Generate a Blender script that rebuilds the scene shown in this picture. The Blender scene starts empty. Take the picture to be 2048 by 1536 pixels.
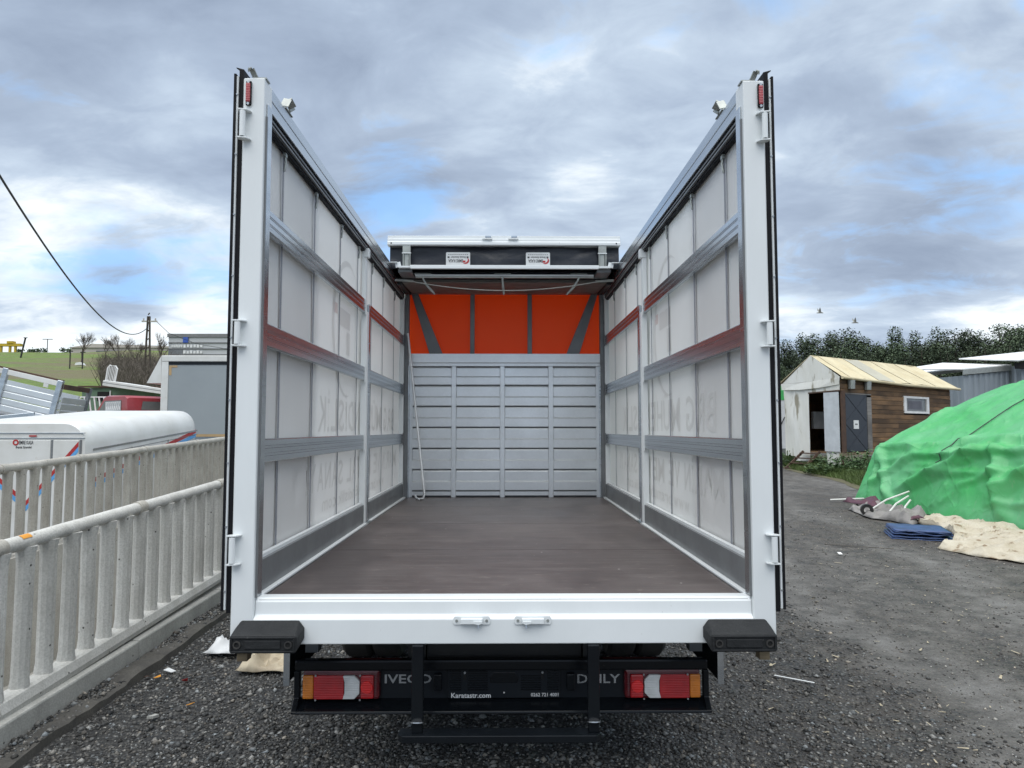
import bpy, bmesh, math, random
import numpy as np
from mathutils import Vector, Matrix, noise as mnoise
R = math.radians
random.seed(7); rng = np.random.default_rng(7)
scn = bpy.context.scene
COL = scn.collection

# ------------------------------------------------------------------ camera, sky, sun, exposure
cam_d = bpy.data.cameras.new('camera'); cam = bpy.data.objects.new('camera', cam_d); COL.objects.link(cam)
cam_d.sensor_width = 36; cam_d.lens = 36*1420/2048; cam_d.clip_end = 5000; cam_d.clip_start = .05
cam.location = (0, 0, 1.7)
cam.rotation_euler = (R(90)+math.atan(91/1420), 0, -math.atan(15/1420))
scn.camera = cam
SUN_EL, SUN_AZ = R(74), R(200)      # azimuth measured clockwise from +Y: behind the camera, a little to its left
def nd(nt, typ, ins=None, **props):
    n = nt.nodes.new(typ)
    for k, v in props.items(): setattr(n, k, v)
    for k, v in (ins or {}).items():
        s = n.inputs[k]
        if isinstance(v, bpy.types.NodeSocket): nt.links.new(v, s)
        else: s.default_value = v
    return n
def mixc(nt, fac, a, b, blend='MIX'):
    n = nt.nodes.new('ShaderNodeMix'); n.data_type = 'RGBA'; n.blend_type = blend
    for s, v in ((n.inputs[0], fac), (n.inputs[6], a), (n.inputs[7], b)):
        if isinstance(v, bpy.types.NodeSocket): nt.links.new(v, s)
        else: s.default_value = (v if isinstance(v, (int, float)) else (tuple(v)+(1,))[:4])
    return n.outputs[2]
def ramp(nt, fac, stops, interp='LINEAR'):
    n = nt.nodes.new('ShaderNodeValToRGB'); n.color_ramp.interpolation = interp
    el = n.color_ramp.elements
    while len(el) < len(stops): el.new(.5)
    for e, (p, c) in zip(el, stops):
        e.position = p; e.color = (c, c, c, 1) if isinstance(c, (int, float)) else (tuple(c)+(1,))[:4]
    nt.links.new(fac, n.inputs[0]); return n.outputs[0]
def math_(nt, op, a, b=0.0, c=0.0, clamp=False):
    n = nt.nodes.new('ShaderNodeMath'); n.operation = op; n.use_clamp = clamp
    for s, v in zip(n.inputs, (a, b, c)):
        if isinstance(v, bpy.types.NodeSocket): nt.links.new(v, s)
        else: s.default_value = v
    return n.outputs[0]
W = bpy.data.worlds.new('World'); scn.world = W; W.use_nodes = True
nt = W.node_tree; nt.nodes.clear()
BG = .10
sky = nd(nt, 'ShaderNodeTexSky', sky_type='NISHITA', sun_disc=False, sun_elevation=SUN_EL, sun_rotation=SUN_AZ, air_density=1.0, dust_density=.6)
tc = nd(nt, 'ShaderNodeTexCoord')
dirv = tc.outputs['Generated']
sep = nd(nt, 'ShaderNodeSeparateXYZ', {0: dirv})
zc = math_(nt, 'ADD', math_(nt, 'MAXIMUM', sep.outputs[2], 0.0), .24)
px = math_(nt, 'DIVIDE', sep.outputs[0], zc); py = math_(nt, 'DIVIDE', sep.outputs[1], zc)
pv = nd(nt, 'ShaderNodeCombineXYZ', {0: px, 1: py, 2: 3.7}).outputs[0]
def wnoise(scale, detail, rough, off, dist=0.0):
    m = nd(nt, 'ShaderNodeMapping', {'Vector': pv, 'Location': off, 'Rotation': (0, 0, R(18)), 'Scale': (1.0, 1.35, 1)})
    return nd(nt, 'ShaderNodeTexNoise', {'Vector': m.outputs[0], 'Scale': scale, 'Detail': detail, 'Roughness': rough, 'Distortion': dist}).outputs[0]
def blob(u, v, k):                     # soft patch of sky around a direction (a gap or a bright bank of cloud)
    f = Vector((0, 1, 0)); d = Vector(((u-1009)/1420, 1, (859-v)/1420)).normalized()
    dot = nd(nt, 'ShaderNodeVectorMath', {0: nd(nt, 'ShaderNodeVectorMath', {0: dirv}, operation='NORMALIZE').outputs[0], 1: tuple(d)}, operation='DOT_PRODUCT').outputs['Value']
    return math_(nt, 'EXPONENT', math_(nt, 'MULTIPLY', math_(nt, 'SUBTRACT', dot, 1.0), k))
nA = wnoise(1.5, 8, .55, (2.3, 1.2, 0), .35)     # big cloud masses: dark undersides against bright tops
nB = wnoise(4.2, 8, .58, (7.1, 3.3, 1), .5)
nC = wnoise(.9, 6, .5, (4.4, 9.2, 2), .3)      # where the blue shows
gap = nC
for u, v, kb, w in ((750, 375, 170, .30), (1880, 430, 70, .21), (800, 330, 400, .08), (300, 660, 60, .10), (1300, 420, 120, .06), (620, 90, 60, -.12), (1000, 260, 50, -.10)):
    gap = math_(nt, 'ADD', gap, math_(nt, 'MULTIPLY', blob(u, v, kb), w))
gap = math_(nt, 'ADD', gap, math_(nt, 'MULTIPLY', math_(nt, 'SUBTRACT', nB, .5), .60))
gapm = ramp(nt, gap, [(.57, 0.0), (.72, 1.0)])
tone = math_(nt, 'ADD', math_(nt, 'MULTIPLY', math_(nt, 'SUBTRACT', nA, .5), 1.15), math_(nt, 'MULTIPLY', math_(nt, 'SUBTRACT', nB, .5), .55))
tone = math_(nt, 'ADD', tone, .485)
for u, v, kb, w in ((930, 420, 70, .16), (1000, 260, 60, .0), (960, 150, 60, -.16), (110, 560, 80, .34), (400, 570, 150, .28), (760, 150, 45, -.16), (420, 60, 25, -.10), (1850, 570, 120, -.12), (245, 585, 900, -.40),
                    (230, 330, 70, -.10), (60, 180, 60, .05), (1250, 640, 60, .06), (2040, 655, 500, .20), (1500, 120, 20, -.03), (260, 480, 300, -.12)):
    tone = math_(nt, 'ADD', tone, math_(nt, 'MULTIPLY', blob(u, v, kb), w))
k = 1/BG
def kk(r, g, b): return (r*k, g*k, b*k)
cloud = ramp(nt, tone, [(.10, (.27, .325, .42)), (.38, (.385, .455, .56)), (.55, (.52, .60, .695)), (.74, (.90, .935, .94))])
cloud = mixc(nt, 1.0, cloud, kk(.455, .468, .485), 'MULTIPLY')
bluesky = mixc(nt, .75, sky.outputs[0], kk(.115, .245, .45))
horiz = math_(nt, 'SUBTRACT', 1.0, math_(nt, 'MULTIPLY', math_(nt, 'ABSOLUTE', sep.outputs[2]), 9.0), clamp=True)
skyc = mixc(nt, math_(nt, 'MULTIPLY', gapm, .75), cloud, bluesky)
skyc = mixc(nt, math_(nt, 'MULTIPLY', horiz, .22), skyc, kk(.24, .305, .385))
bg = nd(nt, 'ShaderNodeBackground', {'Color': skyc, 'Strength': BG})
out = nd(nt, 'ShaderNodeOutputWorld', {'Surface': bg.outputs[0]})
sd = bpy.data.lights.new('sun', 'SUN'); sun = bpy.data.objects.new('sun', sd); COL.objects.link(sun)
sd.energy = 1.5; sd.angle = R(85); sd.color = (1, .985, .95)
sv = Vector((math.sin(SUN_AZ)*math.cos(SUN_EL), math.cos(SUN_AZ)*math.cos(SUN_EL), math.sin(SUN_EL)))
sun.rotation_euler = (-sv).to_track_quat('-Z', 'Y').to_euler()
scn.view_settings.view_transform = 'Standard'; scn.view_settings.look = 'None'
scn.view_settings.exposure = 1.36; scn.view_settings.gamma = 1.0; scn.view_settings.use_curve_mapping = False

# ------------------------------------------------------------------ materials
def base_mat(name):
    m = bpy.data.materials.new(name); m.use_nodes = True
    t = m.node_tree; b = t.nodes['Principled BSDF']; return m, t, b
def pbr(name, col, rough=.5, metal=0., col2=None, vscale=4., vdetail=6., stretch=(1, 1, 1), bump=0., bscale=60., rvar=.12,
        fine=0., fscale=80., spec=.5, coat=0., spots=None, sscale=30., sthr=.68, rnd=0.):
    m, t, b = base_mat(name)
    tc = nd(t, 'ShaderNodeTexCoord'); mp = nd(t, 'ShaderNodeMapping', {'Vector': tc.outputs['Object'], 'Scale': stretch}).outputs[0]
    if rnd:
        oi = nd(t, 'ShaderNodeObjectInfo')
        mp = nd(t, 'ShaderNodeVectorMath', {0: mp, 1: nd(t, 'ShaderNodeVectorMath', {0: oi.outputs['Random'], 'Scale': 37.}, operation='SCALE').outputs[0]}, operation='ADD').outputs[0]
    n1 = nd(t, 'ShaderNodeTexNoise', {'Vector': mp, 'Scale': vscale, 'Detail': vdetail, 'Roughness': .6}).outputs[0]
    c2 = col2 or tuple(c*.82 for c in col)
    f = ramp(t, n1, [(.35, 0.), (.68, 1.)])
    c = mixc(t, f, col, c2)
    if fine:
        n2 = nd(t, 'ShaderNodeTexNoise', {'Vector': mp, 'Scale': fscale, 'Detail': 3.}).outputs[0]
        g = math_(t, 'MULTIPLY_ADD', n2, 2*fine, 1-fine)
        c = mixc(t, 1., c, nd(t, 'ShaderNodeCombineColor', {0: g, 1: g, 2: g}).outputs[0], 'MULTIPLY')
    if spots:
        n3 = nd(t, 'ShaderNodeTexNoise', {'Vector': mp, 'Scale': sscale, 'Detail': 4.}).outputs[0]
        c = mixc(t, ramp(t, n3, [(sthr, 0.), (sthr+.06, 1.)]), c, spots)
    if rnd:
        g = math_(t, 'MULTIPLY_ADD', oi.outputs['Random'], rnd, 1-rnd/2)
        c = mixc(t, 1., c, nd(t, 'ShaderNodeCombineColor', {0: g, 1: g, 2: g}).outputs[0], 'MULTIPLY')
    t.links.new(c, b.inputs['Base Color'])
    t.links.new(math_(t, 'MULTIPLY_ADD', n1, rvar, rough-rvar/2, clamp=True), b.inputs['Roughness'])
    b.inputs['Metallic'].default_value = metal; b.inputs['Specular IOR Level'].default_value = spec
    b.inputs['Coat Weight'].default_value = coat
    if bump:
        nb = nd(t, 'ShaderNodeTexNoise', {'Vector': mp, 'Scale': bscale, 'Detail': 5., 'Roughness': .6}).outputs[0]
        t.links.new(nd(t, 'ShaderNodeBump', {'Height': nb, 'Strength': 1.0, 'Distance': bump}).outputs[0], b.inputs['Normal'])
    return m
def two_tone_mat(name, base, trans, tcol):
    m, t, b = base_mat(name); o = t.nodes['Material Output']
    tc = nd(t, 'ShaderNodeTexCoord')
    n1 = nd(t, 'ShaderNodeTexNoise', {'Vector': tc.outputs['Object'], 'Scale': 1.6, 'Detail': 4.}).outputs[0]
    c = mixc(t, ramp(t, n1, [(.35, 0.), (.7, 1.)]), base, tuple(x*.93 for x in base))
    t.links.new(c, b.inputs['Base Color']); b.inputs['Roughness'].default_value = .42
    nb = nd(t, 'ShaderNodeTexNoise', {'Vector': tc.outputs['Object'], 'Scale': 3.5, 'Detail': 2.}).outputs[0]
    bp = nd(t, 'ShaderNodeBump', {'Height': nb, 'Strength': .35, 'Distance': .02}).outputs[0]
    t.links.new(bp, b.inputs['Normal'])
    tr = nd(t, 'ShaderNodeBsdfTranslucent', {'Color': tuple(tcol)+(1,)})
    mx = nd(t, 'ShaderNodeMixShader', {0: trans, 1: b.outputs[0], 2: tr.outputs[0]})
    t.links.new(mx.outputs[0], o.inputs['Surface']); return m
M = {}
M['white'] = pbr('white_paint', (.76, .785, .785), .34, col2=(.69, .715, .715), vscale=2.2, stretch=(1, 1, .35), spots=(.42, .40, .36), sscale=48, sthr=.715, bump=.0012, bscale=14, coat=.1)
M['white_far'] = pbr('white_gelcoat', (.70, .70, .675), .35, col2=(.60, .595, .56), vscale=2.2, spots=(.6, .58, .52), sscale=9, sthr=.66)
M['alu'] = pbr('brushed_aluminium', (.62, .65, .67), .26, 1., col2=(.46, .49, .52), vscale=3, stretch=(1, .08, 3), rvar=.16, fine=.10, fscale=14)
M['alu_dull'] = pbr('dull_aluminium', (.80, .82, .83), .40, .80, col2=(.68, .70, .71), vscale=1.6, rvar=.22, fine=.05, fscale=40)
M['galv'] = pbr('galvanised_steel', (.40, .42, .39), .5, .6, col2=(.30, .31, .30), vscale=14, rvar=.2)
M['greysteel'] = pbr('grey_painted_steel', (.20, .21, .215), .42, .2, col2=(.16, .165, .17), vscale=5)
M['strap'] = pbr('grey_webbing', (.27, .28, .31), .75, col2=(.22, .23, .26), vscale=9, fine=.15, fscale=200)
M['curtain'] = two_tone_mat('white_pvc_curtain', (.95, .95, .94), .42, (.97, .955, .93))
M['ghost'] = two_tone_mat('show_through_tint', (.85, .85, .835), .37, (.87, .85, .82))  # faint grey stands in for outside print dimming the light through the curtain
M['ghost_red'] = two_tone_mat('red_show_through_tint', (.85, .76, .73), .28, (.84, .70, .66))
M['orange'] = two_tone_mat('orange_pvc_curtain', (.95, .15, .018), .52, (1.0, .21, .025))
M['black_rubber'] = pbr('black_rubber', (.012, .013, .014), .62, col2=(.020, .021, .022), vscale=14, bump=.003, bscale=60, spots=(.05, .05, .048), sscale=60, sthr=.68, spec=.3)
M['seal'] = pbr('black_door_seal', (.007, .007, .009), .6, col2=(.011, .011, .013), vscale=6, spec=.15)
M['black_paint'] = pbr('black_satin_paint', (.004, .005, .007), .24, col2=(.006, .008, .010), vscale=3, spots=(.02, .02, .02), sscale=60, sthr=.72, spec=.30)
M['plastic_dark'] = pbr('dark_blue_grey_plastic', (.006, .009, .013), .36, col2=(.009, .012, .016), vscale=4, spec=.3)
M['chassis'] = pbr('chassis_black', (.012, .012, .013), .6, col2=(.03, .028, .025), vscale=8)
M['tyre'] = pbr('tyre_rubber', (.02, .02, .02), .8, col2=(.05, .047, .042), vscale=6)
M['rim'] = pbr('steel_rim', (.35, .36, .36), .45, .7)
M['tarp_black'] = pbr('black_pvc', (.010, .012, .018), .33, col2=(.016, .018, .026), vscale=4, bump=.01, bscale=6)
M['bow'] = pbr('folded_roof_bows', (.20, .19, .17), .5, .4, col2=(.12, .115, .11), vscale=6, stretch=(.4, 4, 4))
M['chrome'] = pbr('silver_lettering', (.50, .52, .54), .28, .8)
M['pole_metal'] = pbr('bright_zinc', (.72, .73, .73), .4, .5)
M['print_white'] = pbr('white_print', (.75, .76, .76), .5)
M['print_dark'] = pbr('dark_print', (.07, .07, .075), .5)
M['print_red'] = pbr('red_print', (.45, .03, .03), .5)
M['print_blue'] = pbr('blue_print', (.12, .38, .72), .5)
M['emblem_blue'] = pbr('emblem_blue', (.04, .10, .42), .5)
M['card'] = pbr('sticker_card', (.72, .73, .72), .4)
def lens_mat(name, col, em=0):
    m, t, b = base_mat(name); b.inputs['Base Color'].default_value = col+(1,); b.inputs['Roughness'].default_value = .12
    b.inputs['Coat Weight'].default_value = .6; b.inputs['Coat Roughness'].default_value = .05
    tc = nd(t, 'ShaderNodeTexCoord')
    w = nd(t, 'ShaderNodeTexWave', {'Vector': tc.outputs['Object'], 'Scale': 42., 'Distortion': 0.}, bands_direction='Z').outputs[0]
    t.links.new(nd(t, 'ShaderNodeBump', {'Height': w, 'Strength': .5, 'Distance': .002}).outputs[0], b.inputs['Normal'])
    n = nd(t, 'ShaderNodeTexNoise', {'Vector': tc.outputs['Object'], 'Scale': 18., 'Detail': 2.}).outputs[0]
    t.links.new(mixc(t, n, tuple(c*1.25 for c in col), tuple(c*.6 for c in col)), b.inputs['Base Color'])
    return m
M['lens_red'] = lens_mat('red_lens', (.42, .008, .012)); M['lens_bright'] = lens_mat('bright_red_lens', (.75, .012, .012))
M['lens_amber'] = lens_mat('amber_lens', (.68, .20, .012)); M['lens_clear'] = lens_mat('clear_lens', (.62, .63, .62)); M['lens_dark'] = lens_mat('dark_red_rim', (.10, .004, .008))
M['marker'] = lens_mat('marker_red', (.36, .02, .03))
# plywood deck
def floor_mat():
    m, t, b = base_mat('film_faced_plywood')
    tc = nd(t, 'ShaderNodeTexCoord'); ob = tc.outputs['Object']
    n1 = nd(t, 'ShaderNodeTexNoise', {'Vector': nd(t, 'ShaderNodeMapping', {'Vector': ob, 'Scale': (.9, 5, 1)}).outputs[0], 'Scale': 3., 'Detail': 8., 'Roughness': .65, 'Distortion': .6}).outputs[0]
    n2 = nd(t, 'ShaderNodeTexNoise', {'Vector': ob, 'Scale': 1.3, 'Detail': 5., 'Roughness': .6}).outputs[0]
    c = mixc(t, ramp(t, n1, [(.3, 0.), (.7, 1.)]), (.060, .047, .044), (.098, .079, .074))
    c = mixc(t, ramp(t, n2, [(.48, 0.), (.78, .65)]), c, (.175, .153, .145))
    n3 = nd(t, 'ShaderNodeTexNoise', {'Vector': nd(t, 'ShaderNodeMapping', {'Vector': ob, 'Scale': (1, 3, 1), 'Rotation': (0, 0, .3)}).outputs[0], 'Scale': 9., 'Detail': 9., 'Roughness': .75}).outputs[0]
    c = mixc(t, ramp(t, n3, [(.58, 0.), (.70, .6)]), c, (.30, .265, .23))
    n5 = nd(t, 'ShaderNodeTexNoise', {'Vector': nd(t, 'ShaderNodeMapping', {'Vector': ob, 'Scale': (.6, 14, 1), 'Rotation': (0, 0, -.12)}).outputs[0], 'Scale': 2.2, 'Detail': 6., 'Roughness': .7}).outputs[0]
    c = mixc(t, ramp(t, n5, [(.56, 0.), (.70, .55)]), c, (.20, .178, .165))
    n6 = nd(t, 'ShaderNodeTexNoise', {'Vector': nd(t, 'ShaderNodeMapping', {'Vector': ob, 'Scale': (1.2, .5, 1)}).outputs[0], 'Scale': 1.7, 'Detail': 3.}).outputs[0]
    c = mixc(t, ramp(t, n6, [(.34, .55), (.46, 0.)]), c, (.038, .028, .028))
    n4 = nd(t, 'ShaderNodeTexVoronoi', {'Vector': ob, 'Scale': 5.5}, feature='F1').outputs[0]
    c = mixc(t, ramp(t, n4, [(.0, 1.), (.022, 1.), (.035, 0.)]), c, (.55, .53, .48))
    t.links.new(c, b.inputs['Base Color'])
    t.links.new(math_(t, 'MULTIPLY_ADD', n2, .3, .30), b.inputs['Roughness'])
    t.links.new(nd(t, 'ShaderNodeBump', {'Height': n1, 'Strength': .4, 'Distance': .003}).outputs[0], b.inputs['Normal'])
    return m
M['deck'] = floor_mat()
def concrete(name, a, bcol, rnd=.12, pit=True):
    m, t, b = base_mat(name)
    tc = nd(t, 'ShaderNodeTexCoord'); oi = nd(t, 'ShaderNodeObjectInfo')
    v = nd(t, 'ShaderNodeVectorMath', {0: tc.outputs['Object'], 1: nd(t, 'ShaderNodeVectorMath', {0: oi.outputs['Random'], 'Scale': 21.}, operation='SCALE').outputs[0]}, operation='ADD').outputs[0]
    n1 = nd(t, 'ShaderNodeTexNoise', {'Vector': nd(t, 'ShaderNodeMapping', {'Vector': v, 'Scale': (1, 1, .45)}).outputs[0], 'Scale': 6., 'Detail': 9., 'Roughness': .68}).outputs[0]
    n2 = nd(t, 'ShaderNodeTexNoise', {'Vector': v, 'Scale': 90., 'Detail': 4.}).outputs[0]
    c = mixc(t, ramp(t, n1, [(.33, 0.), (.70, 1.)]), a, bcol)
    c = mixc(t, ramp(t, n2, [(.35, .35), (.6, 0.)]), c, tuple(x*.55 for x in bcol))
    if pit:
        n3 = nd(t, 'ShaderNodeTexVoronoi', {'Vector': v, 'Scale': 16.}, feature='F1').outputs[0]
        n4 = nd(t, 'ShaderNodeTexNoise', {'Vector': v, 'Scale': 5.}).outputs[0]
        p = math_(t, 'MULTIPLY', ramp(t, n3, [(.0, 1.), (.08, 1.), (.12, 0.)]), ramp(t, n4, [(.5, 0.), (.56, 1.)]))
        c = mixc(t, p, c, (.05, .045, .04))
    g = math_(t, 'MULTIPLY_ADD', oi.outputs['Random'], rnd, 1-rnd/2)
    c = mixc(t, 1., c, nd(t, 'ShaderNodeCombineColor', {0: g, 1: g, 2: g}).outputs[0], 'MULTIPLY')
    t.links.new(c, b.inputs['Base Color']); b.inputs['Roughness'].default_value = .85
    h = math_(t, 'ADD', math_(t, 'MULTIPLY', n1, .6), math_(t, 'MULTIPLY', n2, .4))
    t.links.new(nd(t, 'ShaderNodeBump', {'Height': h, 'Strength': .7, 'Distance': .006}).outputs[0], b.inputs['Normal'])
    return m
M['conc'] = concrete('cast_concrete', (.60, .595, .56), (.44, .43, .395))
M['conc_old'] = concrete('old_concrete', (.47, .45, .40), (.32, .30, .26))
M['conc_kerb'] = concrete('kerb_concrete', (.47, .465, .43), (.31, .305, .28), .16)
M['conc_dark'] = concrete('dark_concrete', (.10, .093, .08), (.045, .042, .038))  # darker concrete colours for the footing strip
def ground_mat():
    m, t, b = base_mat('dark_gravel')
    ob = nd(t, 'ShaderNodeTexCoord').outputs['Object']
    v1 = nd(t, 'ShaderNodeTexVoronoi', {'Vector': ob, 'Scale': 46.}, feature='F1')
    big = nd(t, 'ShaderNodeTexNoise', {'Vector': nd(t, 'ShaderNodeMapping', {'Vector': ob, 'Scale': (1.0, .45, 1), 'Location': (1.3, .4, 0), 'Rotation': (0, 0, R(-24))}).outputs[0], 'Scale': .55, 'Detail': 5., 'Roughness': .6, 'Distortion': .5}).outputs[0]
    mid = nd(t, 'ShaderNodeTexNoise', {'Vector': ob, 'Scale': 5., 'Detail': 8., 'Roughness': .7}).outputs[0]
    fn = nd(t, 'ShaderNodeTexNoise', {'Vector': ob, 'Scale': 140., 'Detail': 3.}).outputs[0]
    cellv = nd(t, 'ShaderNodeSeparateColor', {0: v1.outputs['Color']}).outputs[0]
    stone = mixc(t, math_(t, 'POWER', cellv, 2.2), (.019, .018, .0165), (.125, .12, .109))
    stone = mixc(t, ramp(t, v1.outputs['Distance'], [(.25, 0.), (.7, .8)]), stone, (.012, .0115, .011))
    dust = mixc(t, ramp(t, mid, [(.35, 0.), (.7, 1.)]), (.108, .102, .092), (.205, .20, .190))
    dust = mixc(t, ramp(t, fn, [(.40, .55), (.58, 0.)]), dust, (.08, .074, .066))
    sx = nd(t, 'ShaderNodeSeparateXYZ', {0: ob}).outputs[0]
    side = nd(t, 'ShaderNodeMapRange', {0: sx, 1: .6, 2: 3.0, 3: -.20, 4: .06}).outputs[0]
    sy = nd(t, 'ShaderNodeSeparateXYZ', {0: ob}).outputs[1]
    wob = math_(t, 'MULTIPLY', math_(t, 'SUBTRACT', nd(t, 'ShaderNodeTexNoise', {'Vector': ob, 'Scale': .8, 'Detail': 3.}).outputs[0], .5), 1.1)
    off = math_(t, 'ADD', math_(t, 'SUBTRACT', sx, math_(t, 'MULTIPLY_ADD', sy, .13, 2.05)), wob)
    def band(c_, w_): return math_(t, 'EXPONENT', math_(t, 'MULTIPLY', math_(t, 'POWER', math_(t, 'ABSOLUTE', math_(t, 'DIVIDE', math_(t, 'SUBTRACT', off, c_), w_)), 2.), -1.))
    side = math_(t, 'ADD', side, math_(t, 'ADD', math_(t, 'MULTIPLY', band(.0, .30), .26), math_(t, 'MULTIPLY', band(1.7, .32), .15)))
    f = ramp(t, math_(t, 'ADD', math_(t, 'ADD', big, side), math_(t, 'MULTIPLY', math_(t, 'SUBTRACT', mid, .5), .45)), [(.52, 0.), (.78, .9)])
    brown = mixc(t, ramp(t, mid, [(.32, 0.), (.6, .75)]), stone, (.098, .078, .056))
    base = mixc(t, nd(t, 'ShaderNodeMapRange', {0: sx, 1: .4, 2: 2.6, 3: 0., 4: .75}).outputs[0], stone, brown)
    c = mixc(t, f, base, dust)
    t.links.new(c, b.inputs['Base Color'])
    t.links.new(math_(t, 'MULTIPLY_ADD', f, .25, .62), b.inputs['Roughness'])
    h = math_(t, 'ADD', math_(t, 'MULTIPLY', math_(t, 'SUBTRACT', 1., v1.outputs['Distance']), math_(t, 'SUBTRACT', 1., math_(t, 'MULTIPLY', f, .75))), math_(t, 'MULTIPLY', mid, .8))
    t.links.new(nd(t, 'ShaderNodeBump', {'Height': h, 'Strength': .9, 'Distance': .018}).outputs[0], b.inputs['Normal'])
    return m
M['ground'] = ground_mat()
M['asphalt'] = pbr('yard_dirt', (.10, .095, .085), .85, col2=(.06, .058, .052), vscale=2, bump=.01, bscale=30)
def hill_mat():
    m, t, b = base_mat('hill_grass')
    ob = nd(t, 'ShaderNodeTexCoord').outputs['Object']
    n1 = nd(t, 'ShaderNodeTexNoise', {'Vector': nd(t, 'ShaderNodeMapping', {'Vector': ob, 'Scale': (.35, 1, 1)}).outputs[0], 'Scale': .12, 'Detail': 6., 'Roughness': .6}).outputs[0]
    n2 = nd(t, 'ShaderNodeTexNoise', {'Vector': ob, 'Scale': 1.5, 'Detail': 6., 'Roughness': .7}).outputs[0]
    c = mixc(t, ramp(t, n2, [(.35, 0.), (.65, 1.)]), (.150, .215, .035), (.085, .125, .030))
    c = mixc(t, ramp(t, n1, [(.46, 0.), (.56, .85)]), c, (.145, .120, .066))
    t.links.new(c, b.inputs['Base Color']); b.inputs['Roughness'].default_value = .9
    t.links.new(nd(t, 'ShaderNodeBump', {'Height': n2, 'Strength': 1., 'Distance': .25}).outputs[0], b.inputs['Normal'])
    return m
M['hill'] = hill_mat()
M['stone'] = None
def stone_mat():
    m, t, b = base_mat('gravel_stone')
    a = nd(t, 'ShaderNodeAttribute', attribute_name='tint')
    n = nd(t, 'ShaderNodeTexNoise', {'Vector': nd(t, 'ShaderNodeTexCoord').outputs['Object'], 'Scale': 220., 'Detail': 3.}).outputs[0]
    c = mixc(t, 1., a.outputs['Color'], ramp(t, n, [(.3, .6), (.7, 1.25)]), 'MULTIPLY')
    t.links.new(c, b.inputs['Base Color']); b.inputs['Roughness'].default_value = .7
    return m
M['stone'] = stone_mat()
M['leaf_pine'] = pbr('pine_needles', (.105, .150, .080), .8, col2=(.062, .090, .050), vscale=.5, rnd=.6)
M['bark'] = pbr('bark', (.09, .07, .055), .9, col2=(.05, .04, .032), vscale=6)
M['twig'] = pbr('bare_twigs', (.115, .095, .078), .9, col2=(.075, .062, .05), vscale=2)
M['leaf'] = pbr('weed_leaves', (.085, .15, .055), .6, col2=(.05, .095, .03), vscale=6)
M['grass'] = pbr('grass_blades', (.09, .14, .03), .7, col2=(.06, .085, .022), vscale=1.2)
M['tarp_green'] = two_tone_mat('green_tarpaulin', (.105, .47, .175), .14, (.10, .55, .16))
def fade_green():
    t = M['tarp_green'].node_tree; b = t.nodes['Principled BSDF']; ob = nd(t, 'ShaderNodeTexCoord').outputs['Object']
    n1 = nd(t, 'ShaderNodeTexNoise', {'Vector': ob, 'Scale': .9, 'Detail': 6., 'Roughness': .6}).outputs[0]
    n2 = nd(t, 'ShaderNodeTexNoise', {'Vector': nd(t, 'ShaderNodeMapping', {'Vector': ob, 'Scale': (2, 2, .6)}).outputs[0], 'Scale': 7., 'Detail': 7., 'Roughness': .7}).outputs[0]
    c = mixc(t, ramp(t, n1, [(.36, 0.), (.66, 1.)]), (.060, .43, .115), (.15, .47, .22))
    c = mixc(t, ramp(t, n2, [(.58, 0.), (.72, .35)]), c, (.30, .42, .28))
    t.links.new(c, b.inputs['Base Color']); b.inputs['Roughness'].default_value = .45
    hs = []
    for sc_, am in ((1.1, 1.0), (2.4, .45), (5., .12)):
        q = nd(t, 'ShaderNodeTexNoise', {'Vector': nd(t, 'ShaderNodeMapping', {'Vector': ob, 'Scale': (1, 1, .8), 'Rotation': (.5*sc_, .3, .7)}).outputs[0], 'Scale': sc_, 'Detail': 2., 'Distortion': .4}).outputs[0]
        hs.append(math_(t, 'MULTIPLY', math_(t, 'POWER', math_(t, 'SUBTRACT', 1., math_(t, 'MULTIPLY', math_(t, 'ABSOLUTE', math_(t, 'SUBTRACT', q, .5)), 4.), clamp=True), 3.), am))
    hh_ = math_(t, 'ADD', math_(t, 'ADD', hs[0], hs[1]), hs[2])
    t.links.new(nd(t, 'ShaderNodeBump', {'Height': hh_, 'Strength': .55, 'Distance': .03}).outputs[0], b.inputs['Normal'])
fade_green()
M['tarp_white'] = pbr('dirty_canvas', (.50, .455, .36), .8, col2=(.36, .305, .215), vscale=3.5, bump=.015, bscale=12, spots=(.22, .16, .10), sscale=7, sthr=.60, fine=.12, fscale=60)
M['tarp_grey'] = pbr('grey_canvas', (.25, .235, .22), .8, col2=(.18, .17, .16), vscale=4, bump=.02, bscale=8)
M['tarp_pink'] = pbr('purple_cloth', (.11, .045, .06), .8, col2=(.07, .035, .055), vscale=6)
M['tarp_blue'] = pbr('blue_tarp', (.035, .075, .20), .5, col2=(.02, .04, .10), vscale=7)
M['pvc_pipe'] = pbr('white_pipe', (.66, .65, .61), .5)
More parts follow.
